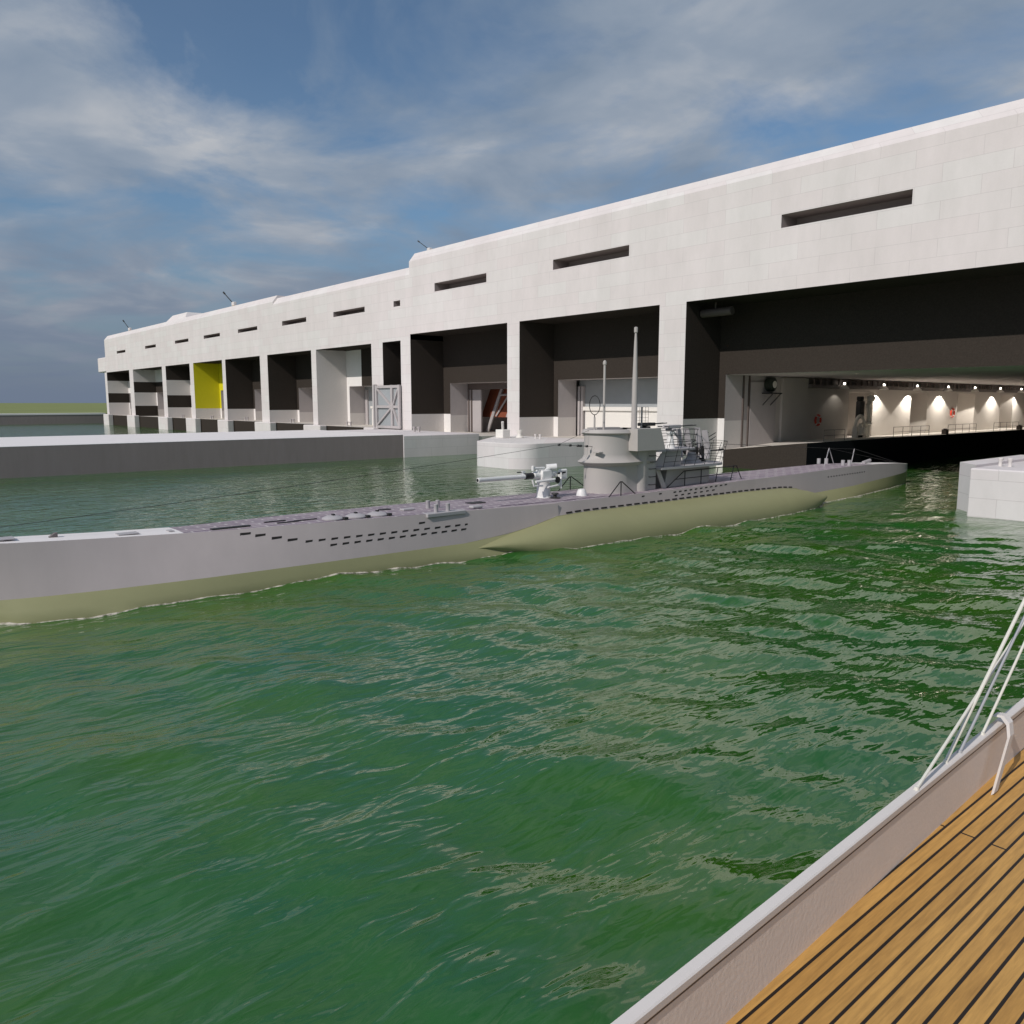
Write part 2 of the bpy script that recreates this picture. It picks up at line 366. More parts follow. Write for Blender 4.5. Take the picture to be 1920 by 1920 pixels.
    if i == 9:
        d = MB().box(xa, xb, DB + .6, DB + .9, -1, 10).build('door', 'glass_grey', bk)
        MB().box(xa + .95, xb - .05, DB + .15, DB + .59, 5.95, 6.45).build('shutter_box', 'shutter', d)
        MB().box(xa + 1.35, xb - .05, DB + .4, DB + .59, fl, 5.94).build('shutter', 'shutter', d)
        for xx in (.15, .75): MB().box(xa + xx, xa + xx + .38, DB + .12, DB + .59, fl, 9.2).build('gate_rail', 'grey_wall', d)
    if i == 11:
        MB().box(xa, xb, DB, DB + .3, -2, 10).build('door', 'grey_wall', bk)
# the great inner dock of the wide bay
xa, xb = -51.53, -12.9
mb = MB()
DO = [(101.5, 108.2), (119.9, 125.5), (136.7, 143.7), (155.2, 161.3)]
ys = [84.] + [y for d in DO for y in d] + [172.]
for k in range(0, len(ys), 2): mb.quad((xa, ys[k], 2.45), (xa, ys[k + 1], 2.45), (xa, ys[k + 1], 10), (xa, ys[k], 10))
for a, b in DO: mb.quad((xa, a, 8.4), (xa, b, 8.4), (xa, b, 10), (xa, a, 10))
mb.quad((xb, 172, -2), (xb, 84, -2), (xb, 84, 10), (xb, 172, 10)); mb.quad((xa, 172, -2), (xb, 172, -2), (xb, 172, 10), (xa, 172, 10))
mb.build('dock_wall', 'dock_plaster', bk)
for a, b in DO:
    q = MB(); X = xa - 4
    q.quad((xa, a, 2.45), (X, a, 2.45), (X, a, 8.4), (xa, a, 8.4)); q.quad((X, b, 2.45), (xa, b, 2.45), (xa, b, 8.4), (X, b, 8.4))
    q.quad((X, a, 2.45), (X, b, 2.45), (X, b, 8.4), (X, a, 8.4)); q.quad((xa, a, 8.4), (X, a, 8.4), (X, b, 8.4), (xa, b, 8.4)); q.quad((xa, a, 2.45), (xa, b, 2.45), (X, b, 2.45), (X, a, 2.45))
    q.build('doorway', 'dock_plaster', bk)
MB().quad((xa, 84, 10), (xa, 172, 10), (xb, 172, 10), (xb, 84, 10)).build('dock_ceiling', 'grey_wall', bk)
QX = -41.7
q = MB()
q.quad((xa - .3, BW + .02, 1.88), (QX, BW + .02, 3.0), (QX, 86, 3.0), (xa - .3, 86, 2.45)); q.quad((xa - .3, 86, 2.45), (QX, 86, 3.0), (QX, 172, 3.0), (xa - .3, 172, 2.45))
q.build('dock_quay', 'floor', bk)
MB().add([(xa - .3, BW + .01, -2), (QX, BW + .01, -2), (QX, BW + .01, 3.004), (xa - .3, BW + .01, 1.884)], [(0, 1, 2, 3)]).build('quay_front', 'black_paint', bk)
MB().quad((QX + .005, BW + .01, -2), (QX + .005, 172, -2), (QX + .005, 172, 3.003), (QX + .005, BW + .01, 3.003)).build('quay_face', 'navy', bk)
MB().box(xa + .025, xa + .16, 78.7, 83.9, 2.0, 9.3).build('gate_panel', 'grey_wall', bk)
for y in (77.3, 78.4): MB().box(xa + .025, xa + .14, y, y + .22, 1.9, 9.99).build('gate_rail', 'door_frame', bk)
MB().box(xa + .025, xa + .35, 85.0, 90.6, 2.3, 9.9).build('wall_pier', 'dock_plaster', bk)
cb = MB().box(xa + .03, xa + .75, 90.6, 171.9, 8.75, 9.2).box(xa + .03, xa + .3, 90.6, 171.9, 9.2, 9.95).build('crane_beam', 'beam', bk)
for k in range(54): MB().box(xa + .76, xa + .95, 91 + k * 1.5, 91.18 + k * 1.5, 9.2, 9.86).box(xa + .5, xa + .95, 91.18 + k * 1.5, 92 + k * 1.5, 9.7, 9.86).build('beam_bracket', 'door_frame', cb)
MB().tube([(-52.2, 70.5, 16.2), (-48.6, 70.6, 16.25)], .42, 14).tube([(-50.6, 70.55, 16.5), (-50.6, 70.55, 17.26)], .09).build('ceiling_pipe', 'door_frame', bk)
# plinths at the feet of the pillars
for a, b, z in ((-280.6, -274.6, 3.4), (-253.9, -246.4, 3.35), (-224.4, -216.9, 3.25), (-202.6, -196., 3.25), (-181.4, -175.3, 3.15), (-160.6, -153., 3.08), (-138.2, -131.6, 2.95), (-116.2, -113., 2.95)):
    MB().bbox(a, b, 66.6, F - .003, -1.5, z, .12).build('plinth', 'concrete', bk)
# lattice gate leaf beside the narrow bay
g = MB()
gx0, gx1, gy, gz0, gz1 = -113.7, -106.45, 67.45, 2.95, 9.75
for x in (gx0, -109.0, gx1 - .45): g.box(x, x + .5, gy, gy + .3, gz0, gz1)
for z in (gz0, 6.15, gz1 - .45): g.box(gx0 + .5, -109.0, gy + .02, gy + .28, z, z + .42); g.box(-108.5, gx1 - .45, gy + .02, gy + .28, z, z + .42)
g.box(gx0 - .5, gx0 - .12, gy - .1, gy + .5, gz0, gz1 + .15)
def bar(mb, p, q, w, m=0): mb.tube([p, q], w, 4, m)
for (p, q) in (((-113.2, gy + .15, 9.2), (-109., gy + .15, 6.5)), ((-113.2, gy + .15, 3.5), (-109., gy + .15, 6.2)), ((-106.9, gy + .15, 9.2), (-108.5, gy + .15, 6.5)), ((-106.9, gy + .15, 3.5), (-108.5, gy + .15, 6.2))): bar(g, p, q, .2)
go = g.build('gate_leaf', 'grey_wall', bk)
MB().box(gx0 + .4, gx1, gy + .31, gy + .36, gz0 + .1, gz1 - .1).build('gate_pane', 'glass_grey', go)
# ---------------------------------------------------------------- things in the bays
def ring_float(name, loc, label):
    o = empty(name, loc, label, 'lifebuoy', 'red lifebuoys on the dock wall')
    mb = MB(); n = 24
    pts = [(loc[0], loc[1] + .62 * math.cos(a), loc[2] + .62 * math.sin(a)) for a in [2 * math.pi * k / n for k in range(n + 1)]]
    mb.tube(pts, .13, 8); mb.build('float_ring', 'red', o)
    for k in range(4):
        q = MB(); a = math.pi / 4 + k * math.pi / 2
        q.tube([(loc[0], loc[1] + .62 * math.cos(a + t), loc[2] + .62 * math.sin(a + t)) for t in (-.12, 0, .12)], .142, 8)
        q.build('white_band', 'shutter', o)
    return o
ring_float('lifebuoy', (-51.36, 93.6, 4.85), 'red lifebuoy hanging on the plain wall left of the first doorway')
ring_float('lifebuoy', (-51.36, 134.6, 5.4), 'red lifebuoy between the lit doorways, farther into the dock')
LY = [97.7, 108.5, 118.8, 129.6, 140., 151., 161.]
wl = ['wall lamp nearest the dock mouth, hanging above the lifebuoy wall', 'wall lamp just right of the first doorway with the machine', 'wall lamp lighting the left edge of the second doorway',
      'wall lamp lighting the wall between second and third doorways', 'wall lamp directly above the third doorway', 'wall lamp lighting the wall between third and fourth doorways', 'deepest wall lamp, at the far end of the dock row']
def lamp(y, i):
    c = (-50.3, y, 9.0)
    o = empty('wall_lamp', c, wl[i], 'lamp', 'lamps under the crane beam')
    MB().lathe(c, [(.10, .26), (.16, .24), (.24, .14), (.52, -.08), (.6, -.26), (.54, -.24), (.2, -.02)], 16).build('lamp_shade', 'lamp_shade', o)
    MB().lathe((c[0], c[1], c[2] + .36), [(.02, .17), (.12, .12), (.15, .0), (.10, -.1), (.05, -.12)], 12).build('bulb', 'lamp', o)
    MB().tube([(c[0], y, 9.72), (-50.6, y, 9.85), (-51.3, y, 9.85)], .05).build('bracket', 'dark_steel', o)
    l = bpy.data.lights.new('lamp_light', 'SPOT'); l.energy = 2000 if i else 60; l.spot_size = R(118); l.spot_blend = .12; l.color = (1, .94, .84); l.shadow_soft_size = .12
    lo = bpy.data.objects.new('lamp_light', l); COL.objects.link(lo); lo.parent = o; lo.location = (0, 0, -.27)
for i, y in enumerate(LY): lamp(y, i)
def railing(y0, y1, label):
    x = -42.6; z = 2.95; n = max(2, int(round((y1 - y0) / 2.5)))
    mb = MB()
    o = empty('quay_railing', (x, (y0 + y1) / 2, z), label, 'railing', 'railings along the dock quay')
    for zz in (.62, 1.2): mb.tube([(x, y0, z + zz), (x, y1, z + zz)], .025, 6)
    mb.build('handrail', 'dark_steel', o)
    for k in range(n + 1):
        y = y0 + (y1 - y0) * k / n
        MB().tube([(x, y, z), (x, y, z + 1.22)], .028, 6).build('post', 'dark_steel', o)
railing(79., 83.4, 'short dark railing below the first red lifebuoy'); railing(95., 104.8, 'dark railing in front of the second doorway')
railing(110.6, 120., 'dark railing in front of the third doorway'); railing(126.5, 136.5, 'dark railing at the far end by the last doorway')
for y, lab in ((109.2, 'small brown crate on the quay edge below the second lifebuoy'), (136.3, 'small brown crate on the quay edge at the far end')):
    tag(MB().bbox(-42.7, -42.1, y - .4, y + .4, 2.98, 3.6, .04).box(-42.5, -42.3, y - .3, y + .3, 3.605, 3.7).build('crate', 'door_frame'), lab, 'crate', 'crates on the dock quay')
mc = empty('workshop_machine', (-49.0, 99.6, 2.45), 'pale machine with round arch and upright pipe in front of first doorway', 'machine')
def P3(y, z, x=-49.): return (x, y, z)
MB().tube([P3(98.6 + 1.15 * -math.cos(a) + 1.1, 4.0 + 1.35 * math.sin(a)) for a in [math.pi * k / 14 for k in range(15)]] , .2, 10).box(-49.3, -48.7, 98.4, 98.8, 2.45, 4.0).box(-49.3, -48.7, 100.6, 101., 2.45, 4.0).build('arch', 'machine', mc)
MB().lathe((-49, 99.7, 2.9), [(.5, 0), (.62, .2), (.62, .7), (.45, 1.), (.28, 1.15), (.28, 1.5)], 16).build('drum', 'machine', mc)
MB().box(-49.25, -48.75, 99.3, 99.5, 2.45, 2.95).box(-49.25, -48.75, 99.95, 100.15, 2.45, 2.95).build('stand', 'gun_black', mc)
MB().tube([P3(101.9, 2.5), P3(101.9, 6.0), P3(101.5, 6.6), P3(102.2, 7.3)], .28, 10).lathe((-49, 102.2, 7.5), [(.15, -.5), (.5, -.2), (.55, .2), (.3, .5), (.05, .55)], 14).lathe((-49, 101.9, 4.4), [(.3, -.2), (.48, -.1), (.48, .1), (.3, .2)], 14).build('pipe', 'machine', mc)
MB().bbox(-49.8, -49.1, 99.9, 101.0, 5.0, 7.2, .1).bbox(-49.9, -49.2, 100.2, 100.9, 7.2, 7.8, .1).build('gearbox', 'dark_steel', mc)
wc = empty('wall_hoist', (-51.0, 82.0, 8.6), 'dark green hoist drum on a bracket high on the gate wall', 'hoist')
MB().lathe((-51.35, 82.0, 9.05), [(.3, 0), (.75, .03), (.8, .3), (.8, .75), (.62, .85), (.3, .9)], 20, 0, 'X').build('drum', 'green_machine', wc)
MB().lathe((-51.35, 82.0, 9.05), [(.4, .9), (.36, .98), (.12, 1.)], 16, 0, 'X').build('hub', 'machine', wc)
MB().box(-51.36, -50.1, 80.9, 83.1, 7.98, 8.12).tube([(-50.15, 81.2, 8), (-51.4, 81.2, 6.7)], .06).tube([(-50.15, 82.8, 8), (-51.4, 82.8, 6.7)], .06).build('bracket', 'dark_steel', wc)
rp = empty('tilted_ramp', (-96, 83, 2.4), 'rust red tilted steel ramp with grey lattice legs inside the left large bay', 'ramp')
rd = Vector((.16, 0, .98))
def slab(x0, x1):
    mb = MB(); a = [(x0 - .9, 79.5, 4.75), (x1 - .9, 79.5, 4.75), (x1 + .1, 81, 9.98), (x0 + .1, 81, 9.98)]
    mb.loft([a, [(x, y + .25, z) for x, y, z in a]], True, 0, True); return mb
slab(-100.3, -97.9).build('red_panel', 'rust', rp); slab(-96.9, -93.9).build('red_panel', 'rust', rp); slab(-93.4, -89.0).build('red_panel', 'rust', rp)
mb = MB()
for p, q, w in (((-99.2, 79.2, 2.5), (-96.9, 80.6, 9.9), .28), ((-97.2, 79.3, 4.9), (-94.0, 80.5, 9.8), .14), ((-94.5, 79.2, 4.8), (-93.4, 80.6, 9.9), .14), ((-93.0, 79.2, 4.8), (-95.5, 80.6, 9.9), .14), ((-97.6, 80.2, 8.2), (-91, 80.2, 8.2), .16)): mb.tube([p, q], w, 6)
mb.build('lattice_leg', 'grey_wall', rp)
# ---------------------------------------------------------------- piers
lp = empty('long_pier', (-99, 0, 0), 'long pier with white top and dark grey side behind the submarine', 'pier')
MB().box(-111, -87, -160, 55.6, -1.5, 2.90).build('pier_wall', 'dark_concrete', lp)
MB().box(-111.02, -86.99, -160, 55.6, 2.905, 2.945).build('coping', 'bow_white', lp)
MB().bbox(-111, -86.9, 55.63, 67.9, -1.5, 2.80, .06).build('pier_apron', 'pier_concrete', lp)
rpi = empty('round_pier', (-70, 60, 0), 'short white pier with rounded corner in front of the pillar', 'pier')
def arc(cx, cy, r, a0, a1, n): return [(cx + r * math.cos(R(a0 + (a1 - a0) * k / n)), cy + r * math.sin(R(a0 + (a1 - a0) * k / n))) for k in range(n + 1)]
pl = [(-82.5, 67.99)] + [(-71.2, 55.3)] + arc(-69.6, 55.6, 1.2, 200, 262, 5) + arc(-65.2, 57.0, 2.6, 278, 358, 10) + [(-62.45, 67.99)]
mb = MB(); mb.loft([[(x, y, -1.5) for x, y in pl], [(x, y, 2.66) for x, y in pl]], True, 0, False, True); mb.build('pier_wall', 'pier_concrete', rpi)
cxm, cym = -71, 61.5
pl2 = [(x + (cxm - x) * .004, y + (cym - y) * .004) for x, y in pl]
MB().loft([[(x, y, 2.66) for x, y in pl], [(x, y, 2.72) for x, y in pl2]], True).add([(x, y, 2.72) for x, y in pl2], [tuple(range(len(pl2)))]).build('coping', 'concrete', rpi)
rr = empty('block_pier', (-12, 58, 0), 'square white block pier at the right edge with joint lines', 'pier')
MB().bbox(-19.2, 3, 53.6, 67.98, -1.5, 2.98, .08).build('pier_wall', 'pier_concrete', rr)
MB().prism([(-19.22, 54.6), (-20.9, 56.6), (-20.9, 67.98), (-19.22, 67.98)], -1.5, 3.12).build('side_buttress', 'pier_concrete', rr)
fq = empty('far_quay', (-301, -100, 0), 'far quay wall with white coping in front of the grass', 'quay')
MB().box(-304, -300, -700, 71.9, -1.5, 3.0).build('quay_wall', 'dark_concrete', fq)
MB().box(-306, -299.9, -700, 71.9, 3.004, 3.5).build('coping', 'bow_white', fq)
def bollard_pair(loc, label, s=1., m='pier_concrete', along='Y', d=1.1):
    o = empty('mooring_bollard', loc, label, 'bollard', 'twin mooring bollards')
    for k in (-.5, .5):
        c = (loc[0] + (k * d * s if along == 'X' else 0), loc[1] + (k * d * s if along == 'Y' else 0), loc[2])
        MB().lathe(c, [(.24 * s, 0), (.2 * s, .08 * s), (.19 * s, .55 * s), (.3 * s, .8 * s), (.33 * s, .92 * s), (.28 * s, .98 * s)], 14).build('post', m, o)
    return o
b0 = bollard_pair((-18.2, 56.5, 2.985), 'twin white bollard on the block pier at the right edge', .55, 'whitewash', 'X', 1.)
for x, y, z, t, m in ((-77.3 + 6.5, 64.2, 2.725, 'twin pale bollard on the round pier right of the pillar', 'whitewash'), (-96.5, 64, 2.805, 'twin bollard on the pier apron below the left large bay', 'grey_wall'),
                   (-128, 70.5, 2.855, 'twin bollard in the plain white bay', 'grey_wall'), (-150, 70, 3.005, 'twin bollard in the second dark bay left of the white bay', 'grey_wall'),
                   (-173, 70, 3.055, 'twin bollard in the dark bay right of the yellow bay', 'grey_wall'), (-194, 70, 3.105, 'twin bollard in the yellow bay', 'grey_wall'), (-215, 70, 3.105, 'twin bollard in the striped bay beside the yellow bay', 'grey_wall')):
    bollard_pair((x, y, z), t, .55 if x > -80 else .8, m, 'X', 1.5)
wb = empty('winch', (-75.2, 62.5, 2.725), 'white box winch with slanted lever on the round pier', 'winch')
MB().bbox(-76.0, -74.6, 61.9, 63.1, 2.725, 3.75, .06).build('housing', 'shutter', wb)
MB().tube([(-75.3, 62.5, 3.74), (-75.0, 62.2, 4.7)], .16, 8).build('lever', 'whitewash', wb)
cp = empty('capstan', (-74.6, 64.6, 2.725), 'small pale capstan beside the box winch and pillar', 'capstan')
MB().lathe((-74.6, 64.6, 2.725), [(.5, 0), (.5, .1), (.3, .2), (.26, .6), (.42, .85), (.42, .95)], 16).build('drum', 'shutter', cp)
# roof guns
def roof_gun(x, y, z, label, s=1.):
    o = empty('roof_gun', (x, y, z), label, 'gun', 'small guns on the bunker roof')
    MB().lathe((x, y, z), [(1.0 * s, 0), (.9 * s, .5 * s), (.4 * s, .8 * s), (.35 * s, 1.4 * s)], 12).build('mount', 'orange', o)
    MB().bbox(x - .9 * s, x + .5 * s, y - .35, y + .35, z + 1.1 * s, z + 2. * s, .1).build('breech', 'whitewash', o)
    MB().tube([(x - .5 * s, y, z + 1.6 * s), (x - 4.6 * s, y - .6, z + 4.5 * s)], .11 * s, 8).tube([(x - 4.1 * s, y - .53, z + 4.15 * s), (x - 4.7 * s, y - .61, z + 4.57 * s)], .2 * s, 8).build('barrel', 'dark_steel', o)
roof_gun(-102.9, 71.2, 29.15, 'small roof gun with dark barrel on the tallest roof section', .5)
roof_gun(-184.5, 73, 27.95, 'small roof gun with ochre base midway along the lower roof')
roof_gun(-268.5, 73, 27.95, 'small roof gun at the far left end of the roof')
# ---------------------------------------------------------------- the submarine
C = -30.8
ip = np.interp
hy_ = [.6, 3.8, 5.3, 7, 9.5, 11.9, 14.6, 17, 20, 27, 32, 38, 44, 50, 59, 66, 70.2, 71.6]
DW = lambda y: float(ip(y, hy_, [.04, .72, .8, .82, .9, 1.2, 1.5, 1.7, 1.9, 2., 2., 2., 2., 1.85, 1.35, .8, .42, .08]))
DZ = lambda y: float(ip(y, [.6, 3.8, 7, 10, 14, 17, 21, 27, 32, 38, 44, 50, 59, 64, 68.6, 71.6], [2.75, 2.48, 2.33, 2.22, 2.2, 2.17, 2.12, 2.03, 2.0, 2.05, 2.12, 2.13, 2.2, 2.1, 1.92, 1.7]))
KW = lambda y: float(ip(y, [1.6, 3.6, 5, 6.7, 10, 14.4, 19.5, 21.5, 24, 27, 29, 50, 52.2, 59, 66, 70.3, 71.6], [.04, .95, 1.3, 1.6, 1.9, 2.05, 2.15, 2.2, 2.22, 2.25, 2.12, 2.02, 1.97, 1.62, 1.0, .52, .1]))
KZ = lambda y: float(ip(y, [0, 21.5, 24, 25.7, 27.2, 29, 44, 48, 50, 52.1, 59, 70, 71.6], [.67, .66, .83, 1.08, 1.39, 1.42, 1.4, 1.33, 1.19, .67, .74, 1.03, 1.2]))
BWD = lambda y: float(ip(y, [2.6, 3.8, 6.5, 10, 15, 20, 24, 30, 48, 54, 58, 66, 70.2, 71.3], [.3, 1.42, 2.2, 2.25, 2.3, 2.45, 2.8, 2.9, 2.9, 2.6, 2.25, 1.15, .4, .08]))
sub = empty('submarine', (C, 36, 0), 'grey and olive submarine lying on the surface across the whole view', 'submarine')
ST = sorted(set([.6, 1.0, 1.6, 2.6, 3.2] + [4 + i * 1.0 for i in range(66)] + [70.4, 70.8, 71.2, 71.45, 71.6] + [21.5, 25.7, 27.2, 28.4, 29.4, 52.1, 51.2]))
def side_pt(y, z, s=1):
    k, zk, d, zd = KW(y), KZ(y), DW(y), DZ(y); t = min(1, max(0, (z - zk) / (zd - zk)))
    step = .0
    return (C + s * (k + (d - k) * t), y, z)
mb = MB(); rings = []
for y in ST:
    k, zk, d, zd = KW(y), KZ(y), DW(y), DZ(y)
    half = [(k + (d - k) * t, zk + (zd - zk) * t) for t in (0, .34, .67, 1)]
    rings.append([(C + a, y, z) for a, z in half] + [(C - a, y, z) for a, z in reversed(half)])
nr = len(rings[0])
mb.loft([r[:4] for r in rings], False, 0, False, True); mb.loft([r[4:] for r in rings], False, 0, False, True)
mb.add(rings[-1], [tuple(range(nr))], 0)
mb.build('casing', 'grey_hull', sub)
mb = MB(); rings = []
for y in ST:
    k, zk, b = KW(y), KZ(y), BWD(y)
    if y < 2.6: b = min(b, k)
    rings.append([(C + k, y, zk), (C + (k * .35 + b * .65), y, zk * .45), (C + b, y, -.05), (C + b * .85, y, -1.5), (C, y, -2.6), (C - b * .85, y, -1.5), (C - b, y, -.05), (C - (k * .35 + b * .65), y, zk * .45), (C - k, y, zk)])
mb.loft(rings, False, 0, False, True); mb.add(rings[-1], [tuple(range(9))], 0)
mb.build('lower_hull', 'olive', sub)
def deck_part(y0, y1, name, m, dz=0., inset=0.):
    ss = [y0] + [y for y in ST if y0 < y < y1] + [y1]
    mb = MB(); mb.loft([[(C - DW(y) + inset, y, DZ(y) + dz), (C, y, DZ(y) + .02 + dz), (C + DW(y) - inset, y, DZ(y) + dz)] for y in ss], False); return mb.build(name, m, sub)
deck_part(.6, 9.55, 'bow_plate', 'bow_white'); deck_part(9.55, 63, 'deck', 'sub_deck'); deck_part(63, 71.6, 'stern_plate', 'bow_white')
# deck edge strips (paler margin)
for s in (1, -1):
    mb = MB(); ss = [24.] + [y for y in ST if 24 < y < 34] + [34.]
    mb.loft([[(C + s * (DW(y) - .42), y, DZ(y) + .012), (C + s * (DW(y) - .36), y, DZ(y) + .012)] for y in ss], False); mb.build('deck_gutter', 'dark_steel', sub)
    # saddle tank
    mb = MB(); rings = []
    for y in [22.15, 22.4, 22.8, 23.4, 24.2, 25.2, 26.2, 27.2, 28.4, 30, 32, 35, 38, 41, 44, 46, 48, 49.5, 50.6, 51.4, 52.2]:
        w = float(ip(y, [22.15, 23., 24.4, 26, 28, 31, 35, 41, 46, 49.5, 51.4, 52.2], [2.45, 2.75, 3.2, 3.6, 3.85, 4., 4.08, 4.1, 4.05, 3.75, 3.4, 3.15]))
        zc = float(ip(y, [22.15, 23.4, 25, 27, 30, 47, 50, 52.2], [.40, .42, .34, .12, 0, 0, .25, .55]))
        zt = float(ip(y, [22.15, 23., 24.4, 25.7, 27.2, 29, 44, 48, 50, 52.2], [.45, .62, .86, 1.08, 1.38, 1.41, 1.39, 1.32, 1.17, .68]))
        zb = float(ip(y, [22.15, 23., 24.3, 26, 28, 46, 49.5, 51.4, 52.2], [.33, .14, -.25, -.9, -1.6, -1.6, -.9, -.1, .1]))
        ins = 1.9; ring = []
        for k in range(13):
            a = math.pi / 2 - math.pi * k / 12
            ex = math.copysign(abs(math.cos(a)) ** .72, math.cos(a)); ez = math.sin(a)
            ring.append((C + s * (ins + (w - ins) * ex), y, zc + (ez * (zt - zc) if ez > 0 else ez * (zc - zb))))
        rings.append(ring if s > 0 else ring[::-1])
    mb.loft(rings, False, 0, False, True); mb.add(rings[-1], [tuple(range(13))], 0); mb.add(rings[0], [tuple(reversed(range(13)))], 0)
    mb.build('saddle_tank', 'olive', sub)
# flood slots
def slot(y, z, w=.36, h=.11, x=None):
    mb = MB(); pts = []
    for (dy, dz) in ((-w / 2, -h / 2 - .01), (w / 2 - .03, -h / 2 + .01), (w / 2, h / 2), (-w / 2 + .03, h / 2)):
        p = side_pt(y + dy, z + dz); pts.append((p[0] + .006, p[1], p[2]))
    inn = [(p[0] - .03, p[1], p[2]) for p in pts]
    mb.loft([inn, pts], True, 0, True); mb.build('flood_slot', 'slot', sub)
for y, z in ((11.7, 2.03), (12.25, 1.93), (12.85, 1.78), (13.45, 1.65)): slot(y, z, .43, .088)
for k in range(17): slot(14.1 + (22.85 - 14.1) * k / 16, 1.53 - .04 * k / 16, .32, .078)
for k in range(14): slot(15.1 + (22.05 - 15.1) * k / 13, 1.29, .32, .078)
slot(19.35, 1.78, .34, .08)
slot(34.0, 1.85, .26, .075); slot(35.5, 1.88, .26, .075)
for k in range(11): slot(36.8 + .5 * k, 1.88 + .01 * k, .27, .075)
for k in range(7): slot(36.9 + .6 * k, 1.68 + .01 * k, .29, .075)
mb = MB()
for k in range(33):
    y = 27.9 + k * .66; w = .46
    p = [side_pt(y, KZ(y) + .035), side_pt(y + w, KZ(y + w) + .035), side_pt(y + w, KZ(y + w) + .115), side_pt(y, KZ(y) + .115)]
    mb.add([(a + .02, b, c) for a, b, c in p], [(0, 1, 2, 3)])
mb.build('drain_slot_row', 'slot', sub)
for k in range(15):
    y = 54.9 + k * .45; p = [side_pt(y, 1.6), side_pt(y + .15, 1.6), side_pt(y + .15, 1.69), side_pt(y, 1.69)]
    MB().loft([[(a - .02, b, c) for a, b, c in p], [(a + .008, b, c) for a, b, c in p]], True, 0, True).build('vent_hole', 'slot', sub)
# forward shoulder plate ends in a step
for s in (1, -1):
    mb = MB(); ss = [21.6, 23, 24.5, 25.7, 26.6, 27.35]
    out = [[(C + s * (KW(y) + (DW(y) - KW(y)) * t + .004 + .14 * t * (y - 21.6) / 5.75), y, KZ(y) + .004 + (DZ(y) - .02 - KZ(y)) * t) for t in (0, .5, 1)] for y in ss]
    mb.loft(out, False, 0, False, True)
    y = 27.35; a = out[-1]; b = [side_pt(y, KZ(y) + (DZ(y) - .02 - KZ(y)) * t, s) for t in (0, .5, 1)]
    mb.loft([a, b], False); mb.loft([[o[2] for o in out], [side_pt(y, DZ(y) - .02, s) for y in ss]], False)
    mb.build('shoulder_plate', 'grey_hull', sub)
# deck fittings
for k, y in enumerate((15.55, 16.6, 17.65)):
    h = MB().lathe((C + 1.05 if k else C + 1.0, y, DZ(y) + .02), [(.46, 0), (.46, .05), (.38, .1), (.2, .15), (.02, .165)], 20).build('round_hatch', 'platform', sub)
    MB().box(C + 1.35, C + 1.55, y + .25, y + .42, DZ(y) + .02, DZ(y) + .12).box(C + .95, C + 1.1, y - .05, y + .05, DZ(y) + .18, DZ(y) + .24).build('hinge', 'dark_steel', h)
def sub_bollard(x, y, z=None, h=.4, r=.1):
    z = DZ(y) if z is None else z
    MB().lathe((x, y, z), [(r, 0), (r, h - .03), (r * 1.06, h - .02), (r, h)], 14).build('bollard', 'platform', sub)
for x, y in ((C + 1.72, 20.25), (C + 1.72, 20.9), (C + .35, 20.75), (C + .42, 21.25)): sub_bollard(x, y, None, .38)
MB().bbox(C + 1.5, C + 2.02, 19.6, 21.7, 1.98, 2.15, .02).build('bollard_base', 'platform', sub)
MB().bbox(C + .2, C + .55, 19.3, 19.9, DZ(19.5) + .02, DZ(19.5) + .1, .02).bbox(C + 1.4, C + 1.75, 22.3, 22.9, DZ(22) + .01, DZ(22) + .14, .04).build('cleat', 'platform', sub)
for x, y in ((C - 1.6, 59.5), (C - 1.35, 60.2), (C + .6, 59.1), (C + .85, 59.6)): sub_bollard(x, y, None, .42, .14)
MB().tube([(C + .3, 63.0, DZ(63) + .1), (C + .25, 64.2, DZ(64) + .25)], .14, 8).build('stern_cleat', 'platform', sub)
mb = MB(); yy, zz = 5.45, DZ(5.5) + .02
mb.add([(C - .1, yy - .14, zz), (C - .1, yy + .14, zz), (C - .1, yy + .14, zz + .15), (C - .1, yy + .06, zz + .14), (C + .1, yy - .14, zz), (C + .1, yy + .14, zz), (C + .1, yy + .14, zz + .15), (C + .1, yy + .06, zz + .14)], [(3, 2, 1, 0), (4, 5, 6, 7), (0, 1, 5, 4), (1, 2, 6, 5), (2, 3, 7, 6), (3, 0, 4, 7)]); mb.build('bow_fin', 'beam', sub)
for x0, x1, y0, y1 in ((C + .1, C + .55, 7.4, 8.1), (C + .1, C + .45, 9.15, 9.35), (C - .2, C + .4, 3.4, 4.3)): MB().bbox(x0, x1, y0, y1, DZ(y0) + .012, DZ(y0) + .05, .01).build('deck_hatch', 'platform', sub)
for x0, x1, y0, y1 in ((C + .6, C + .85, 10.6, 12.1), (C + .2, C + .3, 12.9, 13.8), (C + .75, C + .82, 13.2, 14.1), (C + .6, C + .66, 14.0, 15.0), (C - .5, C - .2, 18.6, 19.1), (C - .3, C + .2, 23.4, 24.3)): MB().box(x0, x1, y0, y1, DZ(y0) + .02, DZ(y0) + .055).build('deck_grating', 'dark_steel', sub)
MB().lathe((C + .6, 30.6, DZ(30.6)), [(.3, 0), (.26, .2), (.2, .34), (.08, .38)], 16).build('mushroom_vent', 'gun_white', sub)
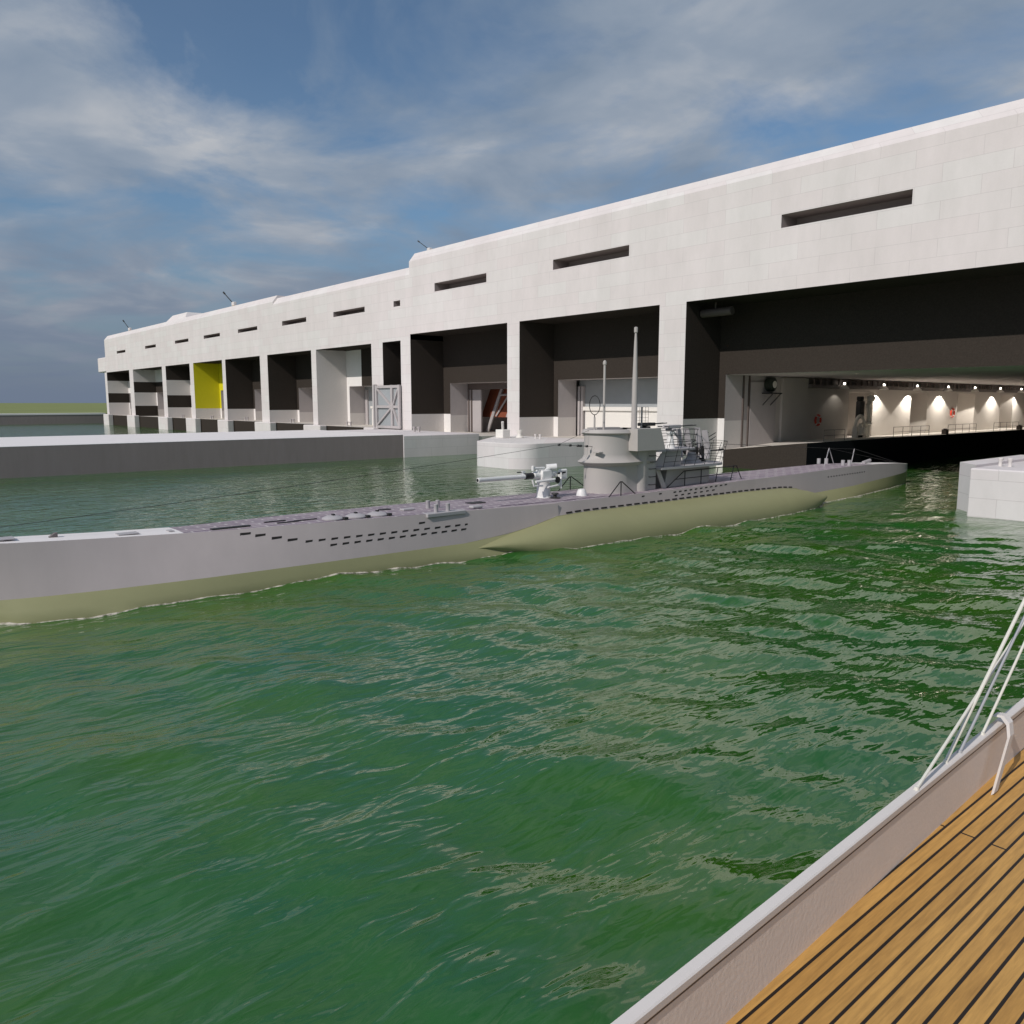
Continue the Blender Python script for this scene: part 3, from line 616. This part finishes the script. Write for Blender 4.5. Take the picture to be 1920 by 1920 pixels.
# ---- conning tower
tw = empty('conning_tower', (C, 34, 2), '', ''); del tw['label'], tw['category']; tw.parent = sub; tw.location = (0, -2, 2)
def plan(off, z, yb=35.9, w=1.27, yc=33.5, b=1.72, taper=0):
    pts = []
    for k in range(25):
        a = math.pi * k / 24
        pts.append((C + (w + off) * math.cos(a), yc - (b + off) * math.sin(a), z))
    fade = off * .0
    pts += [(C - (w + fade), yb, z), (C + (w + fade), yb, z)]
    return pts
rings = [plan(o, z) for o, z in ((.03, 1.95), (.0, 2.3), (0, 3.5), (.06, 3.54), (.36, 3.70), (.38, 3.74), (.25, 3.81), (.12, 3.91), (.04, 4.03), (0, 4.16), (0, 5.22))]
mb = MB(); mb.loft(rings, True, 0, False, True); mb.loft([plan(0, 5.22), plan(.0, 5.26)], True, 0)
r2 = [plan(o, z) for o, z in ((0, 5.26), (.10, 5.28), (.16, 5.34), (.06, 5.52), (-.02, 5.54), (-.1, 5.5), (-.1, 4.7))]
mb.loft(r2, True, 0, False, True); mb.add(plan(-.1, 4.7), [tuple(range(27))])
mb.build('tower_shell', 'grey_tower', tw)
for s in (1, -1):
    q = MB(); q.lathe((C + s * .98, 34.75, 1.95), [(.5, 0), (.5, 2.36)], 24); q.box(C + s * 1.28 - .02 - .18, C + s * 1.28 + .02, 34.9, 35.92, 1.95, 4.33); q.build('side_fairing', 'grey_tower', tw)
    q = MB(); x0, x1 = C + s * 1.15, C + s * 1.92
    a = [(x0, 33.58, 4.36), (x1, 33.58, 4.36), (x1, 35.98, 4.36), (x0, 35.98, 4.36)]; b = [(x0, 33.55, 5.57), (x1, 33.55, 5.57), (x1, 35.52, 5.57), (x0, 35.52, 5.57)]
    q.loft([a, b] if s > 0 else [a[::-1], b[::-1]], True, 0, True); q.build('bridge_shield', 'grey_tower', tw)
mb = MB(); mb.box(C - 1.1, C + 1.1, 34.2, 35.95, 4.5, 5.3); mb.build('bridge_deckhouse', 'platform', tw)
for z in (2.35, 2.8, 3.25, 3.65, 4.0):
    MB().tube([(C + 1.29, 35.3, z), (C + 1.42, 35.35, z), (C + 1.42, 35.8, z), (C + 1.29, 35.85, z)], .022, 6).build('ladder_rung', 'gun_black', tw)
q = MB()
for dx, z in ((.3, 4.42), ): q.add([(C + .55, 31.93, z - .02), (C + .75, 31.98, z - .02), (C + .62, 31.9, z - .35)], [(0, 1, 2)])
# spray plate under the aerial lead-in
MB().bbox(C + .42, C + .86, 31.62, 31.98, 4.28, 4.34, .01).build('aerial_bracket', 'grey_tower', tw)
# platforms
def plat(name, y0, y1, w, z0, z1, rnd, m='platform', back=True):
    pts = [(C + w, y0)] + [(C + w * math.cos(a), y1 - rnd + rnd * math.sin(a)) for a in [math.pi * k / 16 for k in range(17)]] + [(C - w, y0)]
    q = MB(); q.prism(pts, z0, z1); return q.build(name, m, tw)
plat('upper_platform', 35.93, 40.3, 1.25, 4.18, 4.30, .9)
plat('lower_platform', 35.93, 42.9, 1.72, 3.18, 3.31, 1.6)
pts = [(C + 1.05, 37.3)] + [(C + 1.05 * math.cos(a), 41.2 + .75 * math.sin(a)) for a in [math.pi * k / 12 for k in range(13)]] + [(C - 1.05, 37.3)]
mb = MB(); lo = [(x, y if y > 37.5 else y - .3, 1.98) for x, y in pts]; hi = [(x, y, 3.175) for x, y in pts]
mb.loft([lo, hi], True, 0, True, True); mb.build('platform_house', 'grey_tower', tw)
for s in (1, -1):
    mb = MB(); x = C + s * 1.3
    a = [(x - .03, 35.9, 3.17), (x - .03, 36.25, 3.17), (x - .03, 36.95, 1.98), (x - .03, 36.55, 1.98)]
    mb.loft([a, [(p[0] + .06, p[1], p[2]) for p in a]], True, 0, True)
    a = [(x - .03, 37.2, 3.17), (x - .03, 36.7, 1.98), (x - .03, 37.1, 1.98), (x - .03, 37.6, 3.17)]
    mb.build('platform_strut', 'grey_tower', tw)
    a = [(C + s * .95, 36.0, 3.32), (C + s * .95, 38.6, 3.32), (C + s * .95, 38.6, 4.17), (C + s * .95, 36.9, 4.17)]
    mb = MB(); mb.loft([a, [(p[0] + .05 * s, p[1], p[2]) for p in a]], True, 0, True); mb.build('splinter_plate', 'grey_tower', tw)
def cage(name, y0, y1, rnd, w, zb, zr, flare, n, start, r=.022):
    def pth(z, f):
        W = w + f; return [(C + W, y0, z)] + [(C + W * math.cos(a), y1 - rnd + (rnd + f) * math.sin(a), z) for a in [math.pi * k / 16 for k in range(17)]] + [(C - W, y0, z)]
    mb = MB()
    for z in zr: mb.tube(pth(z, flare * (z - zb) / (zr[-1] - zb)), r, 5)
    base = pth(zb, 0); top = pth(zr[-1], flare); L = len(base)
    def at(P, t):
        ds = [0]
        for i in range(L - 1): ds.append(ds[-1] + (Vector(P[i + 1]) - Vector(P[i])).length)
        d = t * ds[-1]
        for i in range(L - 1):
            if d <= ds[i + 1] + 1e-9: return Vector(P[i]).lerp(Vector(P[i + 1]), (d - ds[i]) / max(1e-9, ds[i + 1] - ds[i]))
    for k in range(n):
        t = k / (n - 1); mb.tube([at(base, t), at(top, t)], r, 5)
    return mb.build(name, 'gun_black', tw)
cage('upper_railing', 36.0, 40.3, .9, 1.22, 4.3, (4.72, 5.1, 5.42), .22, 10, 0, .015)
cage('lower_railing', 36.1, 42.9, 1.6, 1.68, 3.31, (3.62, 3.95, 4.28, 4.62), .3, 17, 0, .015)
# periscopes and masts
def mast(name, x, y, prof, m='grey_tower', head=None):
    o = MB().lathe((x, y, 0), prof, 16).build(name, m, tw); return o
p1 = mast('attack_periscope', C, 35.45, [(.17, 4.6), (.165, 7.), (.15, 8.2), (.09, 10.4), (.06, 10.95)])
MB().lathe((C, 35.45, 0), [(.05, 10.94), (.11, 10.97), (.11, 11.25), (.05, 11.28)], 12).build('periscope_head', 'grey_tower', p1)
p2 = mast('sky_periscope', C + .05, 32.85, [(.07, 4.6), (.066, 9.05)])
MB().lathe((C + .05, 32.85, 9.18), [(.03, -.15), (.1, -.1), (.11, 0), (.08, .1), (.02, .14)], 12).build('periscope_head', 'grey_tower', p2)
df = mast('antenna_stalk', C, 32.15, [(.055, 4.7), (.05, 6.2)])
MB().tube([(C + .40 * math.cos(a), 32.15, 6.86 + .52 * math.sin(a)) for a in [2 * math.pi * k / 28 for k in range(29)]], .022, 6).tube([(C, 32.15, 6.18), (C, 32.15, 6.34)], .025, 6).build('antenna_loop', 'gun_black', df)
rm = MB().tube([(C, 36.1, 5.2), (C, 36.1, 6.75)], .045, 8).build('radar_mast', 'grey_tower', tw)
mb = MB()
for k in range(6): mb.tube([(C - .55 + .22 * k, 36.05, 5.75), (C - .55 + .22 * k, 36.05, 6.75)], .01, 4)
for k in range(6): mb.tube([(C - .55, 36.05, 5.75 + .2 * k), (C + .55, 36.05, 5.75 + .2 * k)], .011, 4)
mb.build('radar_mattress', 'dark_steel', rm)
def aa_twin(x, y, zb, name='antiaircraft_gun', barz=1.2, L=1.6, dark=False):
    o = MB().lathe((x, y, zb), [(.34, 0), (.3, .1), (.2, .5), (.17, .8), (.26, .9), (.26, 1.0)], 16).build(name, 'gun_white' if not dark else 'dark_steel', tw)
    z = zb + barz
    MB().bbox(x - .22, x + .22, y - .45, y + .75, z - .09, z + .11, .03).bbox(x - .3, x + .3, y - .12, y + .2, z - .25, z - .1, .03).tube([(x, y + .1, z - .2), (x, y + .75, z - .62)], .07, 6).build('gun_body', 'platform' if not dark else 'dark_steel', o)
    for d in (-.14, .14):
        MB().tube([(x + d, y + .7, z + .02), (x + d, y + .7 + L, z + .06)], .028, 8).build('barrel', 'dark_steel', o)
    MB().tube([(x - .25, y - .45, z + .02), (x - .25, y - .85, z + .03)], .03, 6).tube([(x + .25, y - .45, z + .02), (x + .25, y - .85, z + .03)], .03, 6).build('shoulder_rest', 'dark_steel', o)
    return o
aa_twin(C + .62, 38.0, 4.3, barz=1.28); aa_twin(C - .75, 37.3, 4.3, barz=1.4, L=1.2, dark=True)
vf = MB().lathe((C, 41.0, 3.31), [(.6, 0), (.55, .12), (.3, .3), (.28, .62)], 18).build('quad_antiaircraft_gun', 'platform', tw)
mb = MB()
for x, h0, h1, y in ((C - .95, 4.1, 5.35, 40.7), (C - .45, 4.2, 5.4, 40.85), (C + .35, 4.15, 5.45, 40.9), (C + .9, 4.1, 5.3, 40.9)):
    a = [(x - .17, y + .35, h0), (x + .27, y + .35, h0), (x + .27, y - .02, h1), (x - .17, y - .02, h1)]; mb.loft([a, [(p[0], p[1] + .035, p[2] + .01) for p in a]], True, 0, True)
    a = [(x - .17, y + .35, h0), (x + .27, y + .35, h0), (x + .22, y + .3, h0 - .55), (x - .12, y + .3, h0 - .55)]; mb.loft([a, [(p[0], p[1] + .035, p[2] - .005) for p in a]], True, 0, True)
mb.build('gun_shield', 'platform', vf)
for dx, dz in ((-.28, 0), (.28, 0), (-.28, .25), (.28, .25)):
    MB().tube([(C + dx, 41.0, 4.15 + dz), (C + dx, 43.0, 4.85 + dz)], .028, 8).build('barrel', 'dark_steel', vf)
MB().bbox(C - .3, C + .3, 41.0, 41.9, 3.8, 4.25, .06).lathe((C + .55, 41.2, 4.05), [(.28, 0), (.32, .05), (.28, .12)], 14, 0, 'X').lathe((C - .7, 41.2, 4.05), [(.28, 0), (.32, .05), (.28, .12)], 14, 0, 'X').build('gun_body', 'gun_black', vf)
fg = MB().lathe((C, 42.0, 3.31), [(.24, 0), (.2, .1), (.13, .5)], 14).build('flak_cannon', 'gun_black', tw)
MB().bbox(C - .16, C + .16, 41.7, 42.5, 3.78, 4.05, .04).tube([(C, 42.4, 3.93), (C, 44.2, 3.98)], .045, 8).tube([(C, 43.9, 3.97), (C, 44.25, 3.98)], .075, 8).build('barrel', 'gun_black', fg)
# guard frames and handrails on deck
for s in (1, -1):
    x = C + s * 1.95; y, z = 32.25, DZ(32)
    MB().tube([(x, y, z), (x, y, z + .78)], .03, 6).tube([(x, y - .05, z + .78), (x + s * .0, y - .95, z)], .03, 6).tube([(x, y + .05, z + .78), (x - s * .1, y + 1.3, z)], .03, 6).build('guard_frame', 'gun_black', sub)
    x = C + s * 1.25
    MB().tube([(x, 37.0, DZ(37)), (x, 38.6, 2.95), (x, 44.0, 3.0), (x, 44.6, 2.1)], .03, 6).tube([(x, 37.8, 2.5), (x, 44.1, 2.55)], .022, 6).tube([(x, 38.7, 2.05), (x, 38.7, 2.95)], .028, 6).tube([(x, 40.3, 2.05), (x, 40.3, 2.95)], .028, 6).tube([(x, 41.8, 2.1), (x, 42.0, 2.98)], .028, 6).tube([(x, 43.4, 2.1), (x, 43.7, 2.99)], .028, 6).build('deck_handrail', 'gun_black', sub)
# jumping wires with insulators
wr = MB(); J = (C, 29.4, 4.78)
def sag(p, q, s, n=10): return [tuple(Vector(p).lerp(Vector(q), k / n) - Vector((0, 0, s * 4 * (k / n) * (1 - k / n)))) for k in range(n + 1)]
wr.tube(sag(J, (C, .9, DZ(.9) + .02), .12), .010, 5); wr.tube([J, (C, 31.72, 5.5)], .009, 5); wr.tube([J, (C + .2, 31.9, 4.6), (C + .6, 32.0, 4.42)], .014, 5)
wo = wr.build('jumping_wire', 'dark_steel', sub)
for t in (.02, .33, .55, .62, .8):
    p = Vector(J).lerp(Vector((C + .2, 31.9, 4.6)), t); MB().lathe(p, [(.01, -.1), (.06, -.06), (.065, .06), (.01, .1)], 8, 0, 'Y').build('insulator', 'gun_black', wo)
p = Vector((C + .33, 31.94, 4.53)); MB().lathe(p, [(.01, -.1), (.06, -.06), (.065, .06), (.01, .1)], 8, 0, 'Y').build('insulator', 'gun_black', wo)
for s in (1, -1):
    mb = MB(); a = (C + s * .06, 58.0, 3.55); b = (C + s * .1, 62.0, 3.34); st = (C + s * .1, 69.8, 1.86)
    mb.tube([(C + s * .9, 43.0, 4.4), a], .012, 5); mb.tube([a, b] if s > 0 else [a, st], .014, 5)
    if s > 0: mb.tube([b, st], .016, 5)
    mb.build('stern_wire', 'dark_steel', sub)
MB().tube([(C, 58.0, 3.56), (C, 57.4, DZ(57.4))], .035, 6).tube([(C, 58.0, 3.56), (C, 58.9, DZ(58.9))], .03, 6).build('wire_post', 'platform', sub)
MB().tube([(C, 62.0, 3.36), (C, 61.6, DZ(61.6))], .035, 6).build('wire_post', 'platform', sub)
# ---- deck gun
dg = empty('deck_gun', (0, 0, 0), '', ''); del dg['label'], dg['category']; dg.parent = sub; dg.location = (0, -7.6, 2)
G = 28.35
MB().lathe((C, G, 2.02), [(.42, 0), (.42, .05), (.37, .06), (.36, .5), (.35, .9), (.42, 1.0)], 24).build('pedestal', 'gun_white', dg)
MB().lathe((C + .62, G + .25, 2.03), [(.3, 0), (.3, .04), (.1, .05), (.09, .18), (.2, .22), (.18, .28)], 16).build('deck_ring', 'dark_steel', dg)
b1 = MB().lathe((C, 0, 3.22), [(.06, 23.95), (.12, 23.96), (.12, 24.15), (.105, 24.2), (.125, 27.1)], 16, 0, 'Y').build('barrel', 'gun_white', dg)
MB().lathe((C, 0, 3.22), [(.085, 23.94), (.02, 23.945)], 14, 0, 'Y').build('muzzle', 'gun_black', b1)
b1.rotation_euler = (0, 0, 0)
MB().lathe((C, 0, 3.23), [(.12, 27.0), (.165, 27.05), (.165, 27.55), (.13, 27.6)], 18, 0, 'Y').build('recoil_jacket', 'gun_black', dg)
MB().lathe((C, 0, 3.25), [(.15, 27.58), (.19, 27.62), (.2, 28.2), (.24, 28.25), (.24, 28.9), (.1, 29.0)], 18, 0, 'Y').bbox(C - .3, C + .3, 28.0, 28.7, 3.0, 3.5, .05).build('breech', 'gun_white', dg)
MB().tube([(C + .1, 27.5, 3.62), (C + .1, 28.3, 3.6)], .07, 10).lathe((C + .1, 27.5, 3.6), [(.05, -.12), (.08, -.1), (.08, .14), (.05, .16)], 10).tube([(C + .1, 27.9, 3.3), (C + .1, 27.9, 3.58)], .06, 8).tube([(C, 28.55, 3.62), (C + .3, 29.0, 3.66)], .16, 14).tube([(C + .15, 28.3, 3.45), (C + .15, 28.7, 3.6)], .1, 8).build('sight', 'gun_white', dg)
MB().bbox(C + .2, C + .34, 29.15, 29.8, 2.95, 3.5, .06).bbox(C - .1, C + .21, 28.9, 29.2, 3.1, 3.4, .05).build('shield', 'gun_white', dg)
MB().tube([(C + .45, 28.3, 2.9), (C + .45, 29.0, 2.95)], .06, 8).tube([(C + .45, 27.4, 2.95), (C + .5, 28.9, 3.02)], .07, 8).tube([(C + .4, 27.2, 3.05), (C + .42, 27.3, 2.75), (C + .44, 27.9, 2.72)], .05, 8).tube([(C + .5, 28.2, 2.62), (C + .5, 29.0, 2.7), (C + .5, 29.15, 3.1)], .05, 8).tube([(C + .5, 29.15, 2.5), (C + .5, 29.15, 3.35)], .045, 8).build('cradle', 'gun_white', dg)
MB().lathe((C + .5, 28.85, 2.98), [(.03, 0), (.17, .02), (.17, .08), (.03, .1)], 16, 0, 'X').tube([(C + .42, 29.0, 3.3), (C + .45, 29.5, 3.34)], .05, 8).tube([(C - .1, 26.6, 3.45), (C - .1, 27.0, 3.45)], .03, 6).build('handwheel', 'gun_black', dg)
MB().box(C - .16, C - .04, 26.9, 27.1, 3.3, 3.5).build('sight_lug', 'gun_white', dg)
# ---------------------------------------------------------------- own boat (lower right)
bt = empty('sailing_vessel', (0, 4, 3.4), 'cream-white deck bulwark and teak planking of the vessel at lower right', 'boat')
RX = lambda y: -2.55 - .033 * (y - 6.17) + .0
rail_y = [-4, 0, 4, 8, 12, 16, 24, 32]
def strip(sec, name, m, smooth=False):
    mb = MB(); mb.loft([[(RX(y) + a, y, z) for a, z in sec] for y in rail_y], True, 0, True); return mb.build(name, m, bt)
DKZ = 3.385
strip([(-.02, 3.82), (.05, 3.82), (.055, 3.83), (.055, 3.872), (.045, 3.88), (-.02, 3.88)], 'rail_cap', 'boat_white')
strip([(.0, 3.798), (.04, 3.798), (.06, DKZ - .02), (.0, DKZ - .02)][::-1], 'bulwark', 'bulwark')
strip([(.0, 3.80), (.045, 3.80), (.045, 3.818), (.0, 3.818)], 'bulwark_seam', 'door_frame')
mb = MB(); mb.loft([[(RX(y) + .05, y, DKZ), (2.9, y, DKZ)] for y in rail_y], False); mb.build('boat_deck', 'teak', bt)
mb = MB(); mb.loft([[(RX(y) + .0, y, 3.79), (RX(y) + .02, y, 2.2), (RX(y) + .25, y, .6), (RX(y) + .7, y, -.6), (3., y, -.6), (3., y, 3.3)] for y in rail_y], False, 0); mb.build('boat_hull', 'boat_white', bt)
# bulwark stay
def stay(y, name='bulwark_stay'):
    x = RX(y); mb = MB()
    path = [(x - .06, y + .06, 3.9), (x - .02, y + .08, 3.955), (x + .07, y + .05, 3.975), (x + .145, y - .02, 3.94), (x + .18, y - .08, 3.84), (x + .2, y - .46, DKZ + .01)]
    w = .05; rings = []
    for (a, b, c) in path: rings.append([(a - .012, b - w, c - .012), (a + .012, b - w, c + .012), (a + .012, b + w, c + .012), (a - .012, b + w, c - .012)])
    mb.loft(rings, True, 0, True); return mb.build(name, 'boat_white', bt)
stay(8.42); stay(11.2)
MB().tube([(.2, 27.8, DKZ - .1), (.2, 27.8, 22)], .2, 14, 0, .1).build('mast', 'spar', bt)
for zz, yy, xx in ((18.72, 27.6, 3.2), (11.46, 29.4, 4.2)): MB().tube([(-xx, yy, zz), (xx + .4, yy, zz)], .08, 10).tube([(.2, 27.8, zz), (.2, yy, zz)], .06, 8).build('yard', 'spar', bt)
camz = Vector((0, 0, 7.))
def rope(foot, d, L, m, label, r=.0135):
    p = camz + Vector(d) * L
    o = MB().tube([foot, tuple(p)], r, 8).lathe((foot[0], foot[1], foot[2] - .02), [(.022, 0), (.022, .02), (.016, .04)], 8).build('rigging_rope', m)
    return tag(o, label, 'rope', 'rigging ropes from the boat rail')
HI = (-.0800, .92, .389); LO = (-.119, .982, .148)
rope((-2.53, 6.47, 3.885), LO, 30, 'rope', 'pale rope lowest on the rail, farthest from the curved strap')
rope((-2.58, 7.17, 3.885), HI, 30, 'rope', 'thick pale rope second up from the bottom of the rail', .0165)
rope((-2.58, 7.48, 3.885), HI, 30, 'steel_rope', 'grey rope between two pale ones on the rail')
rope((-2.60, 8.07, 3.885), HI, 30, 'rope', 'pale rope meeting the rail nearest the curved strap')
# ---------------------------------------------------------------- ground, water, foam
g = MB(); zg = 3.3
g.quad((-9000, -9000, zg), (-305, -9000, zg), (-305, 9000, zg), (-9000, 9000, zg)); g.quad((-305, 230, zg), (3000, 230, zg), (3000, 9000, zg), (-305, 9000, zg))
struct(g.build('grass_ground', 'grass'))
def graded(lo, hi, a, b, step, grow=1.09):
    xs = list(np.arange(a, b + 1e-6, step)); s = step; x = xs[-1]
    while x < hi: s *= grow; x += s; xs.append(min(x, hi))
    s = step; x = xs[0]; left = []
    while x > lo: s *= grow; x -= s; left.append(max(x, lo))
    return np.array(left[::-1] + xs)
gx = graded(-900, 900, -34, 2, .2); gy = graded(-900, 229, 2, 46, .2)
X, Y = np.meshgrid(gx, gy); sx = np.gradient(gx); sy = np.gradient(gy); SX, SY = np.meshgrid(sx, sy); SP = np.maximum(SX, SY)
rng = np.random.default_rng(11); Z = np.zeros_like(X)
for k in range(90):
    lam = .9 * (7.5 / .9) ** rng.random(); th = R(137) + rng.normal() * R(32); kx, ky = 2 * math.pi / lam * math.cos(th), 2 * math.pi / lam * math.sin(th)
    A = .0031 * lam * (.72 if lam > 2.4 else .95); fade = np.clip((lam / SP - 4) / 4, 0, 1)
    ph = kx * X + ky * Y + rng.random() * 6.28
    Z += A * fade * (np.sin(ph) + .22 * np.sin(2 * ph + 1.57))
HZ = Z
me = bpy.data.meshes.new('harbour_water'); ny, nx = X.shape
co = np.stack([X, Y, Z], -1).reshape(-1, 3).astype(np.float32)
idx = np.arange(ny * nx).reshape(ny, nx); fs = np.stack([idx[:-1, :-1], idx[:-1, 1:], idx[1:, 1:], idx[1:, :-1]], -1).reshape(-1, 4)
me.vertices.add(len(co)); me.vertices.foreach_set('co', co.ravel()); me.loops.add(fs.size); me.loops.foreach_set('vertex_index', fs.ravel().astype(np.int32))
me.polygons.add(len(fs)); me.polygons.foreach_set('loop_start', np.arange(0, fs.size, 4, dtype=np.int32)); me.polygons.foreach_set('use_smooth', np.ones(len(fs), bool))
me.materials.append(M['water']); me.update(calc_edges=True); me.validate()
wo_ = bpy.data.objects.new('harbour_water', me); COL.objects.link(wo_); struct(wo_)
def wz(x, y):
    i = int(np.clip(np.searchsorted(gx, x), 1, nx - 1)); j = int(np.clip(np.searchsorted(gy, y), 1, ny - 1)); return float(HZ[j, i])
def hull_w(y):
    t = float(ip(y, [21.4, 22.5, 24.2, 26, 28, 31, 35, 41, 46, 49.5, 51.4, 52.2], [0, 0, 2.6, 3.5, 3.83, 3.98, 4.06, 4.08, 4.03, 3.7, 3.2, 0]))
    return max(BWD(y), t)
mb = MB(); rr_ = []
for k in range(338):
    y = 3.2 + k * .2; w = hull_w(y); x = C + w; z = wz(x + .1, y); j = random.random() * .1
    rr_.append([(x - .12, y, z + .04), (x + .015 + j * .25, y, z + .02), (x + .03 + j * .6, y, z - .01)])
mb.loft(rr_, False, 0, False, True)
struct(mb.build('water_foam', 'foam'), 'stuff')
# ---------------------------------------------------------------- light, sky, camera
PH = R(9.); EL = math.atan(.79 * math.cos(PH))
d = Vector((-math.sin(PH) * math.cos(EL), math.cos(PH) * math.cos(EL), -math.sin(EL)))
sl = bpy.data.lights.new('sun', 'SUN'); sl.energy = 2.85; sl.angle = R(.5); sl.color = (1, .935, .88)
so = bpy.data.objects.new('sun', sl); COL.objects.link(so); so.rotation_euler = d.to_track_quat('-Z', 'Y').to_euler(); so.location = (0, -30, 60)
w = bpy.data.worlds.new('World'); S.world = w; w.use_nodes = True; nt = w.node_tree; bg = nt.nodes['Background']
sky = N(nt, 'ShaderNodeTexSky', sky_type='NISHITA'); sky.sun_disc = False; sky.sun_elevation = EL; sky.sun_rotation = math.pi - PH; sky.air_density = 1.0; sky.dust_density = .6; sky.ozone_density = 2.
tc = N(nt, 'ShaderNodeTexCoord'); sp = N(nt, 'ShaderNodeSeparateXYZ'); nt.links.new(tc.outputs['Generated'], sp.inputs[0])
def mth(op, a, b=None):
    n = N(nt, 'ShaderNodeMath', operation=op)
    for i, v in enumerate((a, b)):
        if v is None: continue
        if isinstance(v, (int, float)): n.inputs[i].default_value = v
        else: nt.links.new(v, n.inputs[i])
    return n.outputs[0]
zc = mth('ADD', mth('MAXIMUM', sp.outputs[2], 0.), .16)
cv = N(nt, 'ShaderNodeCombineXYZ'); nt.links.new(mth('DIVIDE', sp.outputs[0], zc), cv.inputs[0]); nt.links.new(mth('DIVIDE', sp.outputs[1], zc), cv.inputs[1])
def noise(scale, det, rough, dist, loc=(0, 0, 0)):
    mp = N(nt, 'ShaderNodeMapping'); mp.inputs['Location'].default_value = loc; nt.links.new(cv.outputs[0], mp.inputs['Vector'])
    n = N(nt, 'ShaderNodeTexNoise'); n.inputs['Scale'].default_value = scale; n.inputs['Detail'].default_value = det; n.inputs['Roughness'].default_value = rough; n.inputs['Distortion'].default_value = dist
    nt.links.new(mp.outputs[0], n.inputs['Vector']); return n.outputs['Fac']
def ramp(f, stops):
    c = N(nt, 'ShaderNodeValToRGB'); e = c.color_ramp.elements
    while len(e) < len(stops): e.new(.5)
    for q, (p, col) in zip(e, stops): q.position = p; q.color = (*col, 1)
    nt.links.new(f, c.inputs[0]); return c.outputs[0]
def mixc(f, a, b):
    m = N(nt, 'ShaderNodeMix', data_type='RGBA')
    for i, v in ((0, f), (6, a), (7, b)):
        if isinstance(v, tuple): m.inputs[i].default_value = (*v, 1) if len(v) == 3 else v
        else: nt.links.new(v, m.inputs[i])
    return m.outputs[2]
K = 10.
mask = ramp(noise(1.5, 9, .58, .4, (3.1, 1.7, 0)), [(.38, (.1, .1, .1)), (.56, (1, 1, 1))])
puff = ramp(noise(2.2, 9, .5, .35, (.9, 5.2, 2)), [(.34, (.20 * K, .265 * K, .36 * K)), (.52, (.285 * K, .34 * K, .42 * K)), (.70, (.47 * K, .49 * K, .525 * K))])
skyd = N(nt, 'ShaderNodeMix', data_type='RGBA', blend_type='MULTIPLY'); skyd.inputs[0].default_value = 1; nt.links.new(sky.outputs[0], skyd.inputs[6]); skyd.inputs[7].default_value = (.66, .78, .84, 1)
blue = skyd.outputs[2]
up = mixc(mask, blue, puff)
hz = ramp(sp.outputs[2], [(.0, (1, 1, 1)), (.02, (.95, .95, .95)), (.22, (0, 0, 0))])
fin = mixc(hz, up, (.155 * K, .195 * K, .27 * K))
nt.links.new(fin, bg.inputs['Color']); bg.inputs['Strength'].default_value = .1
cam = bpy.data.cameras.new('camera'); cam.sensor_width = 36; cam.lens = 28; cam.clip_end = 30000; cam.clip_start = .05
co_ = bpy.data.objects.new('camera', cam); COL.objects.link(co_); co_.location = (0, 0, 7)
th = math.atan(205 / 1493.3); a = R(40.35)
co_.rotation_euler = Vector((-math.cos(a) * math.cos(th), math.sin(a) * math.cos(th), -math.sin(th))).to_track_quat('-Z', 'Y').to_euler()
S.camera = co_
S.render.engine = 'CYCLES'; S.render.resolution_x = S.render.resolution_y = 1024
S.view_settings.view_transform = 'Standard'; S.view_settings.look = 'None'; S.view_settings.exposure = 0; S.view_settings.gamma = 1
